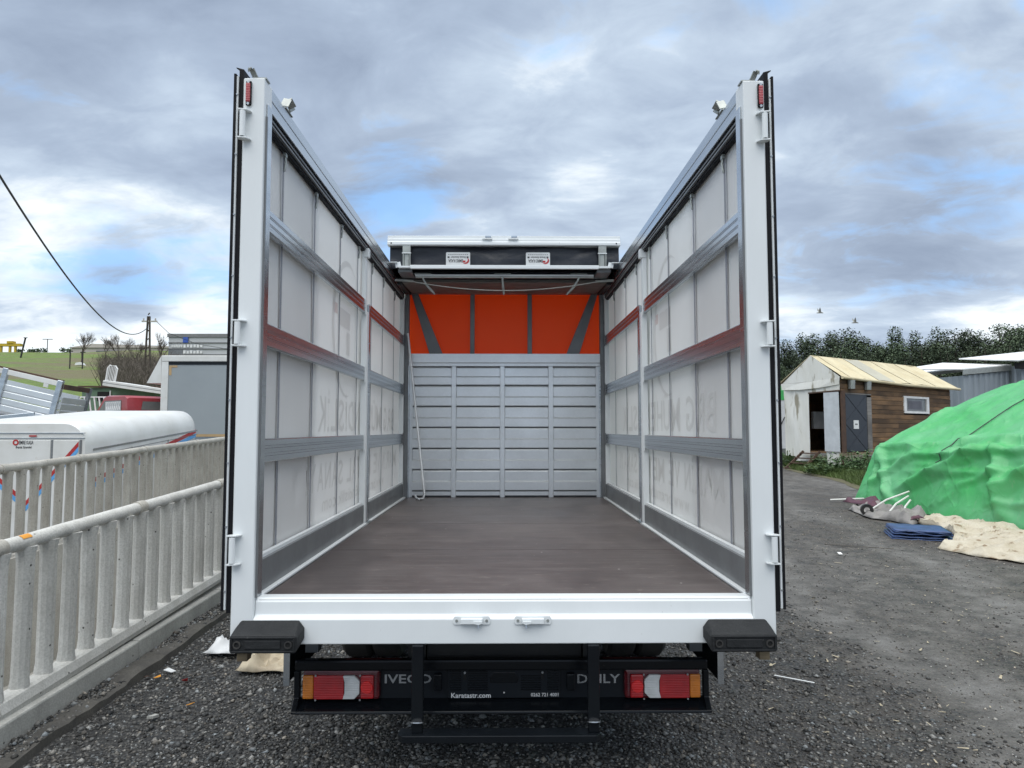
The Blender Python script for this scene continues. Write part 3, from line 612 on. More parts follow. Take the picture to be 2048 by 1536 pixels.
for s in (-1, 1):
    e = lambda a, b: sorted((s*a, s*b))
    # curtain: a lightly bulging sheet with real thickness
    ny, nz = 90, 30; vs = []; fs = []
    for side in (0, 1):
        for j in range(nz+1):
            for i in range(ny+1):
                y = 3.10+i*(7.52-3.10)/ny; z = .99+j*(3.085-.99)/nz
                vs.append((s*(curtain_x(s, y, z)+.004*side), y, z))
    n1 = (ny+1)*(nz+1)
    for j in range(nz):
        for i in range(ny):
            a = j*(ny+1)+i; q = (a, a+1, a+ny+2, a+ny+1)
            fs.append(q); fs.append(tuple(k+n1 for k in q[::-1]))
    for i in range(ny):
        fs.append((i, n1+i, n1+i+1, i+1)); a = nz*(ny+1)+i; fs.append((a, a+1, n1+a+1, n1+a))
    C = MB().add(vs, fs).build('side_curtain', 'curtain', T, smooth=True, label='white side curtain with faint mirrored lettering painted as show-through')
    for y in (3.45, 4.04, 4.68, 5.24, 5.79, 6.34, 6.98):
        w = .020
        B(*e(1.0935, 1.0955), y-w/2, y+w/2, 1.05, 3.07).build('curtain_strap', 'strap', C)
        B(*e(1.080, 1.0930), y-.014, y+.014, 3.045, 3.075).build('strap_hanger', 'galv', C)
        MB().tube([(s*1.088, y, 3.05), (s*1.084, y+.004, 3.02), (s*1.088, y, 2.985), (s*1.091, y, 2.975)], .006, 6).build('strap_buckle', 'galv', C)
    # mirrored show-through, put into the colour of letters on the inner face
    ax = (0, -1, 0) if s < 0 else (0, 1, 0)     # reading direction as seen from outside
    xt = s*1.0918
    # aluminium planks in two bays, kick board, white sealing line
    for (z0, z1) in ((2.585, 2.691), (2.069, 2.176), (1.554, 1.659)):
        plank(T, s, 3.086, 5.372, z0, z1); plank(T, s, 5.575, 7.40, z0-.002, z1-.004)
        for yy in (5.355, 7.40):
            B(*e(1.050, 1.0575), yy, yy+.014, z0-.012, z1+.004).build('plank_pocket', 'white' if yy < 6 else 'greysteel', T)
    for y0, y1 in ((3.086, 5.372), (5.575, 7.42)):
        B(*e(1.052, 1.080), y0, y1, 1.0, 1.136).build('kick_board', 'greysteel', T, bevel=.002)
        B(*e(1.066, 1.090), y0, y1, 1.1365, 1.152).build('kick_rail', 'white', T)
        B(*e(1.027, 1.0515), y0, y1, .9915, 1.004).build('floor_trim', 'white', T, bevel=.003)
    # sliding middle post
    B(*e(1.046, 1.092), 5.376, 5.440, 1.0, 2.60).build('middle_post', 'white', T, bevel=.004)
    B(*e(1.060, 1.092), 5.385, 5.432, 2.601, 3.02).build('post_neck', 'white', T, bevel=.004)
    B(*e(1.040, 1.094), 5.382, 5.44, 3.0205, 3.09).build('post_head', 'white', T, bevel=.004)
    for q, (a, b) in enumerate(((5.446, 5.486), (5.4875, 5.535))):
        B(*e(1.044+.006*q, 1.090), a, b, 1.0, 2.66-.04*q).build('post_slider', 'alu', T, bevel=.002)
    # front corner post
    B(*e(1.055, 1.105), 7.425, 7.505, .99, 3.09).build('front_post', 'white', T, bevel=.004)
    B(*e(1.010, 1.054), 7.455, 7.535, .99, 3.13).build('front_channel', 'greysteel', T, bevel=.003)
    B(*e(1.0, 1.0095), 7.44, 7.50, .99, 2.37).build('channel_edge', 'alu', T)
    # top side rail: two bright bands with a joint between, then the dark curtain track
    B(*e(1.046, 1.132), 3.1005, 7.60, 3.172, 3.228).build('top_rail', 'alu', T, bevel=.003)
    B(*e(1.050, 1.130), 3.1005, 7.60, 3.1675, 3.1718).build('rail_joint', 'seal', T)
    B(*e(1.046, 1.132), 3.1005, 7.60, 3.118, 3.1673).build('top_rail', 'alu', T, bevel=.002)
    for (xi, z0, z1, mt) in ((1.062, 3.108, 3.1178, 'seal'), (1.058, 3.098, 3.1078, 'greysteel'), (1.066, 3.088, 3.0978, 'seal'), (1.060, 3.080, 3.0878, 'greysteel'), (1.074, 3.066, 3.0798, 'seal')):
        B(*e(xi, 1.10), 3.1005, 7.46, z0, z1).build('curtain_track', mt, T)
    # roof clamp standing on the rail near the rear
    rc = MB().bar((s*1.06, 3.30, 3.2315), (s*1.06, 3.41, 3.2315), .04, .006).bar((s*1.05, 3.36, 3.236), (s*1.035, 3.385, 3.262), .03, .014).bar((s*1.05, 3.30, 3.236), (s*1.04, 3.325, 3.283), .04, .005, (0, 1, 0)).bar((s*1.04, 3.325, 3.280), (s*1.03, 3.365, 3.258), .04, .010, (0, 1, 0))
    rc.build('rail_clamp', 'galv', T, bevel=.002)
# outside print's show-through, painted as faint mirrored letters and emblem on the inner face
CURT = [c for c in T.children if c.name.startswith('side_curtain')]
def onto_curtain(s, me):
    for v in me.vertices: v.co.x = s*(curtain_x(s, v.co.y, v.co.z)-.0018)
    me.update()
def ghost(s, st, y_start, z, h, adv):
    """one child per letter, laid mirrored on the inside of the curtain; y_start is where the first letter stands"""
    par = CURT[0 if s < 0 else 1]; y = y_start; d = 1 if s > 0 else -1
    for ch in st:
        if ch == ' ': y += d*adv*.45; continue
        wd = {'I': .22, 'İ': .22, '.': .22, 'i': .22, 'l': .22, 'M': 1.15, 'm': 1.25, 'w': 1.1}.get(ch, .82)*adv*.85
        hh = h*(1.22 if ch in 'Üİ' else 1.0)*(.74 if ch in 'wrgmunsco' else 1.0)*(.2 if ch == '.' else 1)
        o = text('curtain_letter', ch, 'ghost', par, (0, y+d*wd/2, z+(hh-h)/2), wd, hh, (0, d, 0), (0, 0, 1), .012)
        onto_curtain(s, o.data); y += d*(wd+adv*.16)
for s in (-1, 1):
    y0 = 7.1 if s < 0 else 3.70
    ghost(s, 'BRG MÜHENDİSLİK', y0, 1.795, .215, .250)
    ghost(s, 'MARİN VE METAL SANAYİ', y0+(.12 if s < 0 else -.12), 1.415, .165, .200)
    ghost(s, 'www.brgmuhendislik.com', y0+(-.55 if s < 0 else .55), 1.245, .085, .125)
    par = CURT[0 if s < 0 else 1]
    yc = 4.95 if s < 0 else 4.75
    ring = MB(); n = 28; 
    for i in range(n):
        w = R(55)+R(230)*i/(n-1)
        for rr in (.50-.07*math.sin(math.pi*i/(n-1)), .50):
            ring.v.append((s*1.0905, yc+s*-rr*math.cos(w)*.9, 2.40+rr*math.sin(w)*.95))
    ring.f = [(2*i, 2*i+1, 2*i+3, 2*i+2) for i in range(n-1)]
    onto_curtain(s, ring.build('emblem_ring', 'ghost', par).data)
    for k, (a, b, c, d) in enumerate(((-.10, .26, 2.40, 2.52), (-.10, .02, 2.22, 2.38), (.30, .42, 2.46, 2.53))):
        y0, y1 = sorted((yc+s*a, yc+s*b))
        onto_curtain(s, MB().add([(0, y0, c), (0, y1, c), (0, y1, d), (0, y0, d)], [(0, 1, 2, 3)]).build('emblem_block', 'ghost' if k < 2 else 'ghost_red', par).data)
# bulkhead: horizontal profiled planks, three stiles, cap
zs = [1.000, 1.050, 1.272, 1.494, 1.716, 1.938, 2.160, 2.362]
for i, (a, b) in enumerate(zip(zs[:-1], zs[1:])):
    a += .010; h = b-a
    if h < .1: prof = [(7.56, a), (7.512, a), (7.512, b), (7.56, b)]
    else: prof = [(7.56, a), (7.516, a), (7.506, a+.008), (7.506, a+h*.42), (7.522, a+h*.49), (7.522, b-.012), (7.530, b), (7.56, b)]
    MB().prism([(0, y, z) for y, z in prof], (-1.0, 0, 0), (1.0, 0, 0)).build('bulkhead_plank', 'alu_dull', T)
B(-1.0, 1.0, 7.562, 7.58, .99, 2.40).build('bulkhead_backing', 'greysteel', T)
for x in (-.535, -.022, .490):
    MB().prism([(x-.028, 7.512, 0), (x-.022, 7.492, 0), (x+.022, 7.492, 0), (x+.028, 7.512, 0)], (0, 0, .992), (0, 0, 2.366)).build('bulkhead_stile', 'alu_dull', T)
for s in (-1, 1): B(*sorted((s*.968, s*.999)), 7.496, 7.512, .992, 2.366).build('bulkhead_edge', 'alu_dull', T)
MB().prism([(0, 7.47, 2.405), (0, 7.47, 2.500), (0, 7.59, 2.500), (0, 7.59, 2.368), (0, 7.484, 2.368), (0, 7.484, 2.400)], (-1.035, 0, 0), (1.035, 0, 0)).build('bulkhead_cap', 'alu_dull', T, bevel=.002)
# orange front wall with its steel frame
B(-1.06, 1.06, 7.592, 7.598, 2.45, 3.22).build('front_curtain', 'orange', T, label='bright orange tarpaulin closing the upper front wall')
for x in (-.345, .270): B(x-.024, x+.024, 7.555, 7.588, 2.502, 3.150).build('front_mullion', 'greysteel', T, bevel=.004)
for s in (-1, 1):
    MB().slab([(s*1.0, 7.56, 3.15), (s*.925, 7.56, 3.15), (s*.66, 7.56, 2.503), (s*.80, 7.56, 2.503)], .03).build('front_brace', 'greysteel', T, bevel=.004)
B(-1.045, 1.045, 7.49, 7.589, 3.152, 3.20).build('front_header', 'greysteel', T, bevel=.004)
# roof pushed together at the front end
RF = B(-1.02, 1.02, 6.72, 7.56, 3.205, 3.215).build('sliding_roof', 'tarp_black', T, label='sliding tarpaulin roof pushed together at the front')
for i in range(11):
    y = 6.80+i*.066
    B(-.99, .99, y, y+.034, 3.118+.003*i, 3.150+.003*i).build('roof_bow', 'bow', RF, bevel=.003)
for s in (-1, 1):
    for i in range(11):
        y = 6.80+i*.066
        B(*sorted((s*.992, s*1.035)), y-.004, y+.040, 3.10+.003*i, 3.165+.003*i).build('bow_runner', 'chassis', RF)
# tarpaulin pleats and the raised front profile
pl = []; n = 40
prof = [(6.50, 3.39)]+[(6.54+.95*i/n, 3.455+.022*math.sin(i*1.9)+.012*math.sin(i*.7)) for i in range(n+1)]+[(7.56, 3.40), (7.60, 3.22)]
vs = [(x, y, z+(.006*mnoise.noise((x*3, y*9, 1)))) for x in np.linspace(-1.065, 1.065, 15) for (y, z) in prof]; m_ = len(prof)
MB().add(vs, [(i*m_+j, (i+1)*m_+j, (i+1)*m_+j+1, i*m_+j+1) for i in range(14) for j in range(m_-1)]).build('roof_tarpaulin', 'tarp_black', RF, smooth=True)
vs = []; fs = []
for j in range(9):
    for i in range(60):
        x = -1.068+2.136*i/59; z = 3.195+(3.40-3.195)*j/8
        vs.append((x, 6.535+.016*mnoise.noise((x*2.5, z*6, 5))+.008*mnoise.noise((x*9, z*14, 5)), z))
fs = [(j*60+i, j*60+i+1, j*60+i+61, j*60+i+60) for j in range(8) for i in range(59)]
MB().add(vs, fs).build('tarpaulin_face', 'tarp_black', RF, smooth=True)
for s in (-1, 1): MB().slab([(s*1.066, 6.54, 3.19), (s*1.066, 7.58, 3.22), (s*1.066, 7.58, 3.42), (s*1.066, 6.54, 3.44)], .004).build('tarpaulin_side', 'tarp_black', RF)
MB().prism([(0, 6.47, 3.398), (0, 6.462, 3.404), (0, 6.462, 3.428), (0, 6.470, 3.434), (0, 6.470, 3.458), (0, 6.485, 3.462), (0, 6.485, 3.492), (0, 6.495, 3.492), (0, 6.495, 3.46), (0, 6.55, 3.455), (0, 6.55, 3.398)], (-1.082, 0, 0), (1.072, 0, 0)).build('roof_end_profile', 'white', RF, bevel=.002)
for cx in (-.17, .07):
    B(cx-.035, cx+.055, 6.452, 6.468, 3.452, 3.464).build('profile_catch', 'white', RF)
    B(cx-.01, cx+.045, 6.455, 6.484, 3.468, 3.484).build('profile_catch', 'alu', RF)
for x in (-1.046, 1.034): MB().tube([(x, 6.4615, 3.416), (x, 6.460, 3.416)], .007, 10).build('rivet', 'dark', RF)
for s in (-1, 1):
    B(s*.905-.036, s*.905+.036, 6.470, 6.500, 3.330, 3.3975).build('roof_strut', 'galv', RF)
    B(s*.905-.042, s*.905+.042, 6.466, 6.480, 3.322, 3.3295).build('strut_band', 'white', RF)
    for q in (-.034, .028): B(s*.905+q, s*.905+q+.008, 6.468, 6.490, 3.205, 3.321).build('strut_link', 'galv', RF)
    B(s*.905-.02, s*.905+.02, 6.480, 6.495, 3.205, 3.3215).build('strut_core', 'galv', RF)
    # cranked carriage that rides on the side rail
    MB().bar((s*1.075, 6.46, 3.232), (s*.985, 6.46, 3.232), .05, .006).bar((s*.985, 6.46, 3.236), (s*.975, 6.46, 3.19), .05, .006, (0, 1, 0)).bar((s*.975, 6.46, 3.190), (s*.87, 6.46, 3.190), .05, .016).build('roof_carriage', 'white', RF)
    B(*sorted((s*.86, s*.985)), 6.50, 6.78, 3.155, 3.180).build('carriage_arm', 'greysteel', RF)
    MB().tube([(s*1.03, 6.62, 3.105), (s*.92, 6.62, 3.10), (s*.86, 6.62, 3.095)], .012, 8).build('carriage_pin', 'galv', RF)
B(-.87, .87, 6.458, 6.490, 3.178, 3.212).build('roof_bar', 'white', RF, bevel=.003)
B(-.84, .84, 6.60, 6.625, 3.142, 3.156).build('roof_bar', 'white', RF, bevel=.002)
B(-.84, .84, 6.605, 6.63, 3.124, 3.1405).build('roof_bar', 'galv', RF, bevel=.002)
for x in (-.77, -.02, .70):
    B(x-.08, x+.08, 6.61, 6.66, 3.157, 3.172).build('hook_plate', 'galv', RF, bevel=.004)
    sx = -.10*math.copysign(1, x) if abs(x) > .1 else .012
    MB().tube([(x, 6.60, 3.13), (x+sx*.1, 6.605, 3.10), (x+sx*.5, 6.63, 3.04), (x-sx*.0+sx, 6.66, 2.99), (x+sx*1.1, 6.665, 2.975)], [.012, .009, .013, .010, .006], 7).build('hanging_hook', 'galv', RF)
MB().tube([(x, 6.60, 3.10-.098*(1-(x/.93)**2)) for x in np.linspace(-.90, .90, 25)], .0045, 6).build('sagging_cord', 'galv', RF)
# two stickers, upside down on the black tarpaulin
for cx in (-.432, .310):
    S = MB().prism([(cx+a, 6.508, b) for a, b in ((-.112, .205), (-.105, .197), (.105, .197), (.112, .205), (.112, .315), (.105, .323), (-.105, .323), (-.112, .315))], (0, 0, 3.02), (0, .002, 3.02)).build('sticker', 'card', RF)
    text('lettering', 'EMRE KASA', 'print_dark', S, (cx-.022, 6.506, 3.262), .135, .030, (-1, 0, 0), (0, 0, -1), .02)
    text('lettering', 'Branda Sistemleri', 'print_dark', S, (cx+.002, 6.506, 3.296), .135, .018, (-1, 0, 0), (0, 0, -1), .02)
    MB().add([(cx-.09+i*.0095, 6.506, 3.318+q) for i in range(20) for q in (0, .006)], [(2*i, 2*i+1, 2*i+3, 2*i+2) for i in range(0, 19, 2)]).build('small_print', 'print_dark', S)
    mk = MB(); n = 12
    for i in range(n):
        w = R(-60)+R(190)*i/(n-1)
        for rr in (.034-.016*math.sin(math.pi*i/(n-1)), .036): mk.v.append((cx+.068+rr*math.cos(w), 6.506, 3.262-rr*math.sin(w)*.85+.002))
    mk.f = [(2*i, 2*i+1, 2*i+3, 2*i+2) for i in range(n-1)]
    mk.build('emblem', 'print_red', S)
    MB().add([(cx+.052+a, 6.5055, 3.256+b) for a, b in ((-.012, -.008), (.016, -.010), (.018, .008), (-.002, .010))], [(0, 1, 2, 3)]).build('emblem', 'print_red', S)
    for q in (-.088, .088): B(cx+q-.009, cx+q+.009, 6.5055, 6.5065, 3.288, 3.304).build('small_block', 'print_dark', S)

# ---- bumper, lamps, lettering, step
B(-.940, .918, 3.262, 3.305, .618, .668).build('bumper_tube', 'black_paint', T, bevel=.010)
BP = B(-.905, .885, 3.302, 3.315, .470, .632).build('bumper_plate', 'plastic_dark', T, bevel=.004)
MB().prism([(0, 3.315, .490), (0, 3.302, .488), (0, 3.225, .458), (0, 3.222, .448), (0, 3.228, .444), (0, 3.315, .476)], (-.935, 0, 0), (.915, 0, 0)).build('bumper_lip', 'black_paint', T, bevel=.002)
for s, x in ((-1, -.930), (1, .910)):
    MB().prism([(x, 3.225, .446), (x, 3.30, .47), (x, 3.30, .617), (x, 3.268, .617), (x, 3.268, .50), (x, 3.222, .456)], (-.012, 0, 0), (.012, 0, 0)).build('bumper_end', 'black_paint', T, bevel=.003)
for s in (-1, 1):
    xo, xi = (-.902, -.578) if s < 0 else (.882, .560)       # outer and inner end
    w = xi-xo; X = lambda f: xo+w*f
    TL = B(*sorted((X(-.006), X(1.06))), 3.268, 3.301, .492, .622).build('tail_lamp', 'lens_dark', T, bevel=.014)
    B(*sorted((X(.005), X(.155))), 3.252, 3.267, .500, .604).build('amber_lens', 'lens_amber', TL, bevel=.008)
    B(*sorted((X(.160), X(.575))), 3.252, 3.267, .500, .604).build('red_lens', 'lens_red', TL, bevel=.003)
    pts = [(.56, .603), (.585, .575), (.585, .529), (.56, .501), (.72, .501), (.79, .525), (.79, .579), (.72, .603)]
    MB().prism([(X(a), 3.250, b) for a, b in pts], (0, 0, 0), (0, .016, 0)).build('clear_lens', 'lens_clear', TL, bevel=.003)
    B(*sorted((X(.802), X(.985))), 3.252, 3.267, .500, .604).build('red_lens', 'lens_red', TL, bevel=.012)
    MB().lathe([(.0, 0), (.026, .001), (.028, .006), (.0, .006)], (X(.89), 3.2475, .552), (0, 1, 0), 18).build('round_lens', 'lens_bright', TL)
    for a in (.19, .80):
        for z in (.499, .605): MB().tube([(X(a), 3.251, z), (X(a), 3.247, z)], .0042, 8).build('screw', 'chrome', TL)
def fat(name, st, c, w, h, mat, par): return text(name, st, mat, par, c, w, h, (1, 0, 0), (0, 0, 1), .015)
fat('lettering', 'IVECO', (-.4355, 3.2995, .573), .212, .040, 'chrome', BP)
fat('lettering', 'DAILY', (.4285, 3.2995, .571), .195, .040, 'chrome', BP)
PL = B(-.253, .252, 3.284, 3.3015, .492, .622).build('plate_holder', 'plastic_dark', T, bevel=.003, label='dark empty number plate holder with moulded ribs')
fat('lettering', 'Karatastr.com', (-.150, 3.2825, .505), .178, .022, 'print_white', PL)
fat('lettering', '0262 721 4001', (.182, 3.2825, .507), .124, .016, 'print_white', PL)
for i in range(9):
    z = .528+i*.010
    for a, b in ((-.245, -.195), (-.165, -.075), (.075, .165), (.195, .245)):
        if abs(a) < .1 and i > 6: continue
        B(a, b, 3.2795, 3.2835, z, z+.0045).build('rib', 'black_paint', PL)
MB().prism([(a, 3.2835, b) for a, b in ((-.062, .560), (.058, .560), (.066, .585), (.05, .608), (-.05, .608), (-.066, .585))], (0, -.004, 0), (0, 0, 0)).build('plate_badge', 'black_paint', PL, bevel=.002)
for x in (-.178, .172):
    MB().tube([(x, 3.2835, .606), (x, 3.276, .606)], .005, 8).build('screw', 'chrome', PL)
    B(x-.006, x+.006, 3.279, 3.2835, .575, .598).build('slot', 'dark', PL)
MB().tube([(-.001, 3.2830, .517), (-.001, 3.281, .517)], .0035, 8).build('screw', 'print_white', PL)
for x in (-.300, .300): B(x-.018, x+.018, 3.272, 3.3015, .528, .600).build('plate_lamp', 'black_paint', T, bevel=.004)
for x in (-.357, .368):
    B(x-.024, x+.024, 2.985, 3.03, .505, .813).build('step_upright', 'black_paint', T, bevel=.004)
    B(x-.021, x+.021, 2.988, 3.028, .462, .5045).build('step_upright', 'black_paint', T, bevel=.003)
    MB().lathe([(.0, 0), (.026, 0), (.026, .004), (.0, .004)], (x, 2.988, .503), (0, .3, 1), 12).build('step_bolt', 'chrome', T)
MB().prism([(-.432, 3.04, 0), (.395, 3.04, 0), (.395, 2.985, 0), (.375, 2.96, 0), (-.412, 2.96, 0), (-.432, 2.985, 0)], (0, 0, .432), (0, 0, .462)).build('step_tread', 'black_paint', T, bevel=.003)
# red sign plates tucked behind the sill, mudguard brackets, chassis and axle
for x0, x1, st in ((-.74, -.48, 'UZUN'), (.46, .72, 'ARAÇ')):
    B(x0, x1, 3.40, 3.408, .700, .830).build('red_board', 'print_red', T)
    B(x0+.01, x1-.01, 3.3975, 3.3995, .790, .800).build('board_stripe', 'print_white', T)
for s in (-1, 1):
    MB().bar((s*.985, 3.30, .83), (s*.985, 3.30, .545), .028, .006, (0, 1, 0)).build('guard_bracket', 'alu', T)
    MB().slab([(s*.978, 3.31, .73), (s*.90, 3.62, .80), (s*.90, 3.62, .64), (s*.978, 3.31, .56)], .006).build('guard_plate', 'black_paint', T)
    MB().bar((s*.978, 3.31, .735), (s*.895, 3.62, .808), .012, .006).build('guard_edge', 'white', T)
    B(*sorted((s*.87, s*.93)), 3.40, 3.46, .66, .813).build('guard_post', 'greysteel', T)
    B(*sorted((s*.36, s*.44)), 3.32, 7.6, .56, .76).build('chassis_rail', 'chassis', T)
    B(*sorted((s*1.06, s*1.132)), 3.10, 7.6, .85, .97).build('side_beam', 'white', T, bevel=.004)
    for xw in (.80, 1.0):
        tz = .36+.021*5.15
        ty = MB().lathe([(.20, -.07), (.33, -.095), (.355, -.07), (.36, 0), (.355, .07), (.33, .095), (.20, .07)], (s*xw, 5.15, tz), (1, 0, 0), 32).build('wheel', 'tyre', T, smooth=True)
        MB().lathe([(.03, -.03), (.199, -.06), (.199, .06), (.03, .0)], (s*xw, 5.15, tz), (1, 0, 0), 24).build('rim', 'rim', ty)
MB().tube([(-1.0, 5.15, .46), (1.0, 5.15, .46)], .06, 12).build('axle', 'chassis', T)
MB().lathe([(0, -.16), (.10, -.12), (.16, 0), (.10, .12), (0, .16)], (0, 5.15, .46), (1, 0, 0), 16).build('differential', 'chassis', T)
for y in (3.34, 4.2, 5.9, 6.8): B(-.355, .355, y, y+.08, .58, .74).build('cross_member', 'chassis', T)
for i in range(9): B(-1.055, 1.055, 3.2+i*.5, 3.26+i*.5, .765, .958).build('floor_bearer', 'chassis', T)
B(-.34, .34, 3.46, 4.15, .50, .70).build('tow_bracket', 'chassis', T, bevel=.02)
B(-1.02, 1.02, 7.60, 7.66, .5, 2.48).build('front_wall', 'white', T)

# hooked steel pole leaning in the front left corner
hp = MB().tube([(-1.012, 7.40, 2.705), (-.812, 7.22, 1.10), (-.803, 7.20, 1.05), (-.815, 7.195, 1.012), (-.85, 7.19, 1.001), (-.882, 7.185, 1.012), (-.90, 7.185, 1.045)], .0125, 10).build('hooked_pole', 'pole_metal', smooth=True)
tag(hp, 'thin silver pole with a hooked foot leaning in a cargo bay corner', 'pole')

# ------------------------------------------------------------------ left: the lower yard
def lin(*ps): return [Vector(p) for p in ps]
# white box trailer with rounded roof, parked up the slope
WT = thing('white_box_trailer', (-6.85, 10, -.4), 'white box trailer with rounded roof and red-blue stripes behind the rear fence', 'trailer')
sl = lambda y: .077*(y-10)
def wt_section(y, inset=0.0):
    x0, x1 = -7.90+inset, -5.83-inset; z1 = 1.80-inset+sl(y); r = .30; pts = [(x0, y, .05+sl(y)), (x1, y, .05+sl(y))]
    for k in range(7):
        w = R(90*k/6); pts.append((x1-r+r*math.cos(w), y, z1-r+r*math.sin(w)-.02*(1-math.sin(w))))
    for k in range(7):
        w = R(90+90*k/6); pts.append((x0+r+r*math.cos(w), y, z1-r+r*math.sin(w)))
    return pts
ys_ = [10.0, 10.06]+list(np.linspace(10.4, 13.2, 6))+[13.5, 13.62, 13.68]; ins = [.02, 0]+[0]*6+[.02, .07, .16]
secs = [wt_section(float(y), i) for y, i in zip(ys_, ins)]; n = len(secs[0]); m = MB()
for sct in secs: m.v += sct
for j in range(len(secs)-1):
    for i in range(n): m.f.append((j*n+i, j*n+(i+1)%n, (j+1)*n+(i+1)%n, (j+1)*n+i))
m.f.append(tuple(range(n))[::-1]); m.f.append(tuple((len(secs)-1)*n+i for i in range(n)))
m.build('body', 'white_far', WT, smooth=True)
for z in (1.585, 1.655): B(-7.85, -5.86, 9.988, 10.018, z-.010, z).build('rear_moulding', 'alu', WT)
for x in (-6.30, -5.905): B(x-.012, x+.012, 9.990, 10.018, .12, 1.555).build('door_gap', 'greysteel', WT)
B(-6.285, -5.925, 9.985, 10.0, .12, 1.55).build('rear_door', 'white_far', WT, bevel=.006); B(-7.7, -6.32, 9.985, 10.0, .12, 1.55).build('rear_door', 'white_far', WT, bevel=.006)
for q, (mt, dz) in enumerate((('print_red', 0), ('print_blue', -.075))):
    a, b, c = (-5.93, 9.982, 1.535+dz), (-6.62, 9.982, .72+dz), (-7.6, 9.982, 1.535+dz)
    MB().slab([a, (a[0], a[1], a[2]-.07), (b[0], b[1], b[2]-.07), b], .002).build('stripe', mt, WT)
    MB().slab([c, (c[0], c[1], c[2]-.07), (b[0]-.003, b[1], b[2]-.07), (b[0]-.003, b[1], b[2])], .002).build('stripe', mt, WT)
    MB().slab([(-5.826, 13.5, 1.70+dz), (-5.826, 13.5, 1.635+dz), (-5.826, 10.1, .93+dz), (-5.826, 10.1, .995+dz)], .003).build('stripe', mt, WT)
MB().add([(-5.822, 10.15, 1.40), (-5.822, 13.55, 1.665), (-5.822, 13.55, 1.695), (-5.822, 10.15, 1.43)], [(0, 1, 2, 3)]).build('side_rail', 'alu', WT)
MB().add([(-5.822, 10.15, 1.33), (-5.822, 13.55, 1.60), (-5.822, 13.55, 1.61), (-5.822, 10.15, 1.34)], [(0, 1, 2, 3)]).build('side_rail', 'greysteel', WT)
for y in (11.2, 12.4): B(-5.826, -5.820, y-.012, y+.012, .1+sl(y), 1.34+sl(y)).build('panel_joint', 'alu', WT)
text('lettering', 'EMRE KASA', 'print_dark', WT, (-6.655, 9.982, 1.52), .20, .055, (1, 0, 0), (0, 0, 1), .02)
text('lettering', 'Branda Sistemleri', 'print_dark', WT, (-6.685, 9.982, 1.455), .22, .035, (1, 0, 0), (0, 0, 1), .02)
MB().lathe([(.022, 0), (.042, 0), (.042, .002), (.022, .002)], (-6.80, 9.980, 1.52), (0, 1, 0), 16).build('emblem', 'print_red', WT)
B(-6.62, -6.52, 9.98, 9.99, 1.60, 1.62).build('reflector', 'print_red', WT)
for y in (10.9, 12.6):
    for x in (-7.6, -6.1): MB().lathe([(.15, -.09), (.30, -.09), (.32, 0), (.30, .09), (.15, .09)], (x, y, hz(x, y)+.33), (1, 0, 0), 20).build('wheel', 'tyre', WT)
for x in (-7.3, -6.5): B(x-.04, x+.04, 10.1, 13.4, -.12, .055).build('chassis_rail', 'chassis', WT)

# grey curtain truck further up the yard
g = hz(-9, 21)
GT = thing('curtain_truck', (-8, 20, g), 'grey curtain-sided lorry body with white frame and roof deflector', 'truck')
B(-9.44, -5.2, 20.0, 22.3, 1.57, 3.52).build('side_curtain', 'grey_curtain', GT)
B(-9.455, -5.2, 19.985, 22.31, 3.521, 3.605).build('top_band', 'black_paint', GT)
B(-9.64, -5.18, 19.97, 22.33, 3.606, 3.78).build('roof', 'white_far', GT, bevel=.02)
B(-9.64, -9.445, 19.98, 22.3, 1.50, 3.605).build('front_frame', 'white_far', GT, bevel=.01)
MB().prism([(-9.66, 20.0, 3.77), (-10.05, 20.0, 3.00), (-9.645, 20.0, 3.00)], (0, 0, 0), (0, 1.9, 0)).build('roof_deflector', 'white_far', GT)
B(-9.43, -9.36, 19.993, 19.999, 3.22, 3.50).build('rust_mark', 'tan_trim', GT); B(-9.359, -9.20, 19.993, 19.999, 3.44, 3.50).build('rust_mark', 'tan_trim', GT)
B(-9.44, -5.2, 19.985, 22.31, 1.50, 1.568).build('lower_trim', 'tan_trim', GT)
B(-9.5, -5.2, 20.1, 22.2, 1.32, 1.499).build('chassis', 'alu', GT)
for x in (-8.9, -6.0): MB().lathe([(.15, -.12), (.34, -.12), (.36, 0), (.34, .12), (.15, .12)], (x, 20.25, hz(x, 20.2)+.36), (0, 1, 0), 20).build('wheel', 'tyre', GT)
B(-10.9, -9.70, 20.1, 22.2, g+.4, 1.95).build('cab', 'white_far', GT, bevel=.15)
for z in np.arange(1.75, 3.4, .33): pass

# red pickup, three-quarter view from behind
RP0 = Vector((-10.56, 20, 0)); sdv = Vector((-.8, .6, 0)); rdv = Vector((.6, .8, 0))
RP = thing('red_pickup', (-10.56, 20, hz(-10.5, 20)), 'faded red pickup cab just above the white trailer roof', 'pickup')
def rp(a, b, z): return RP0+sdv*a+rdv*b+Vector((0, 0, z))
prof = [(0, 1.35), (0, 2.30), (.05, 2.60), (.16, 2.66), (1.25, 2.69), (1.4, 2.65), (2.0, 2.12), (2.9, 2.0), (3.0, 1.85), (3.0, 1.35)]
m = MB(); n = len(prof); W_ = 1.42
for b, sh in ((0, .03), (.08, 0), (W_-.08, 0), (W_, .03)): m.v += [tuple(rp(a, b, z-(sh if z > 2.4 else 0))) for a, z in prof]
for j in range(3):
    for i in range(n): m.f.append((j*n+i, j*n+(i+1)%n, (j+1)*n+(i+1)%n, (j+1)*n+i))
m.f += [tuple(range(n)), tuple(3*n+i for i in range(n))[::-1]]
m.build('cab', 'red_paint', RP, smooth=True)
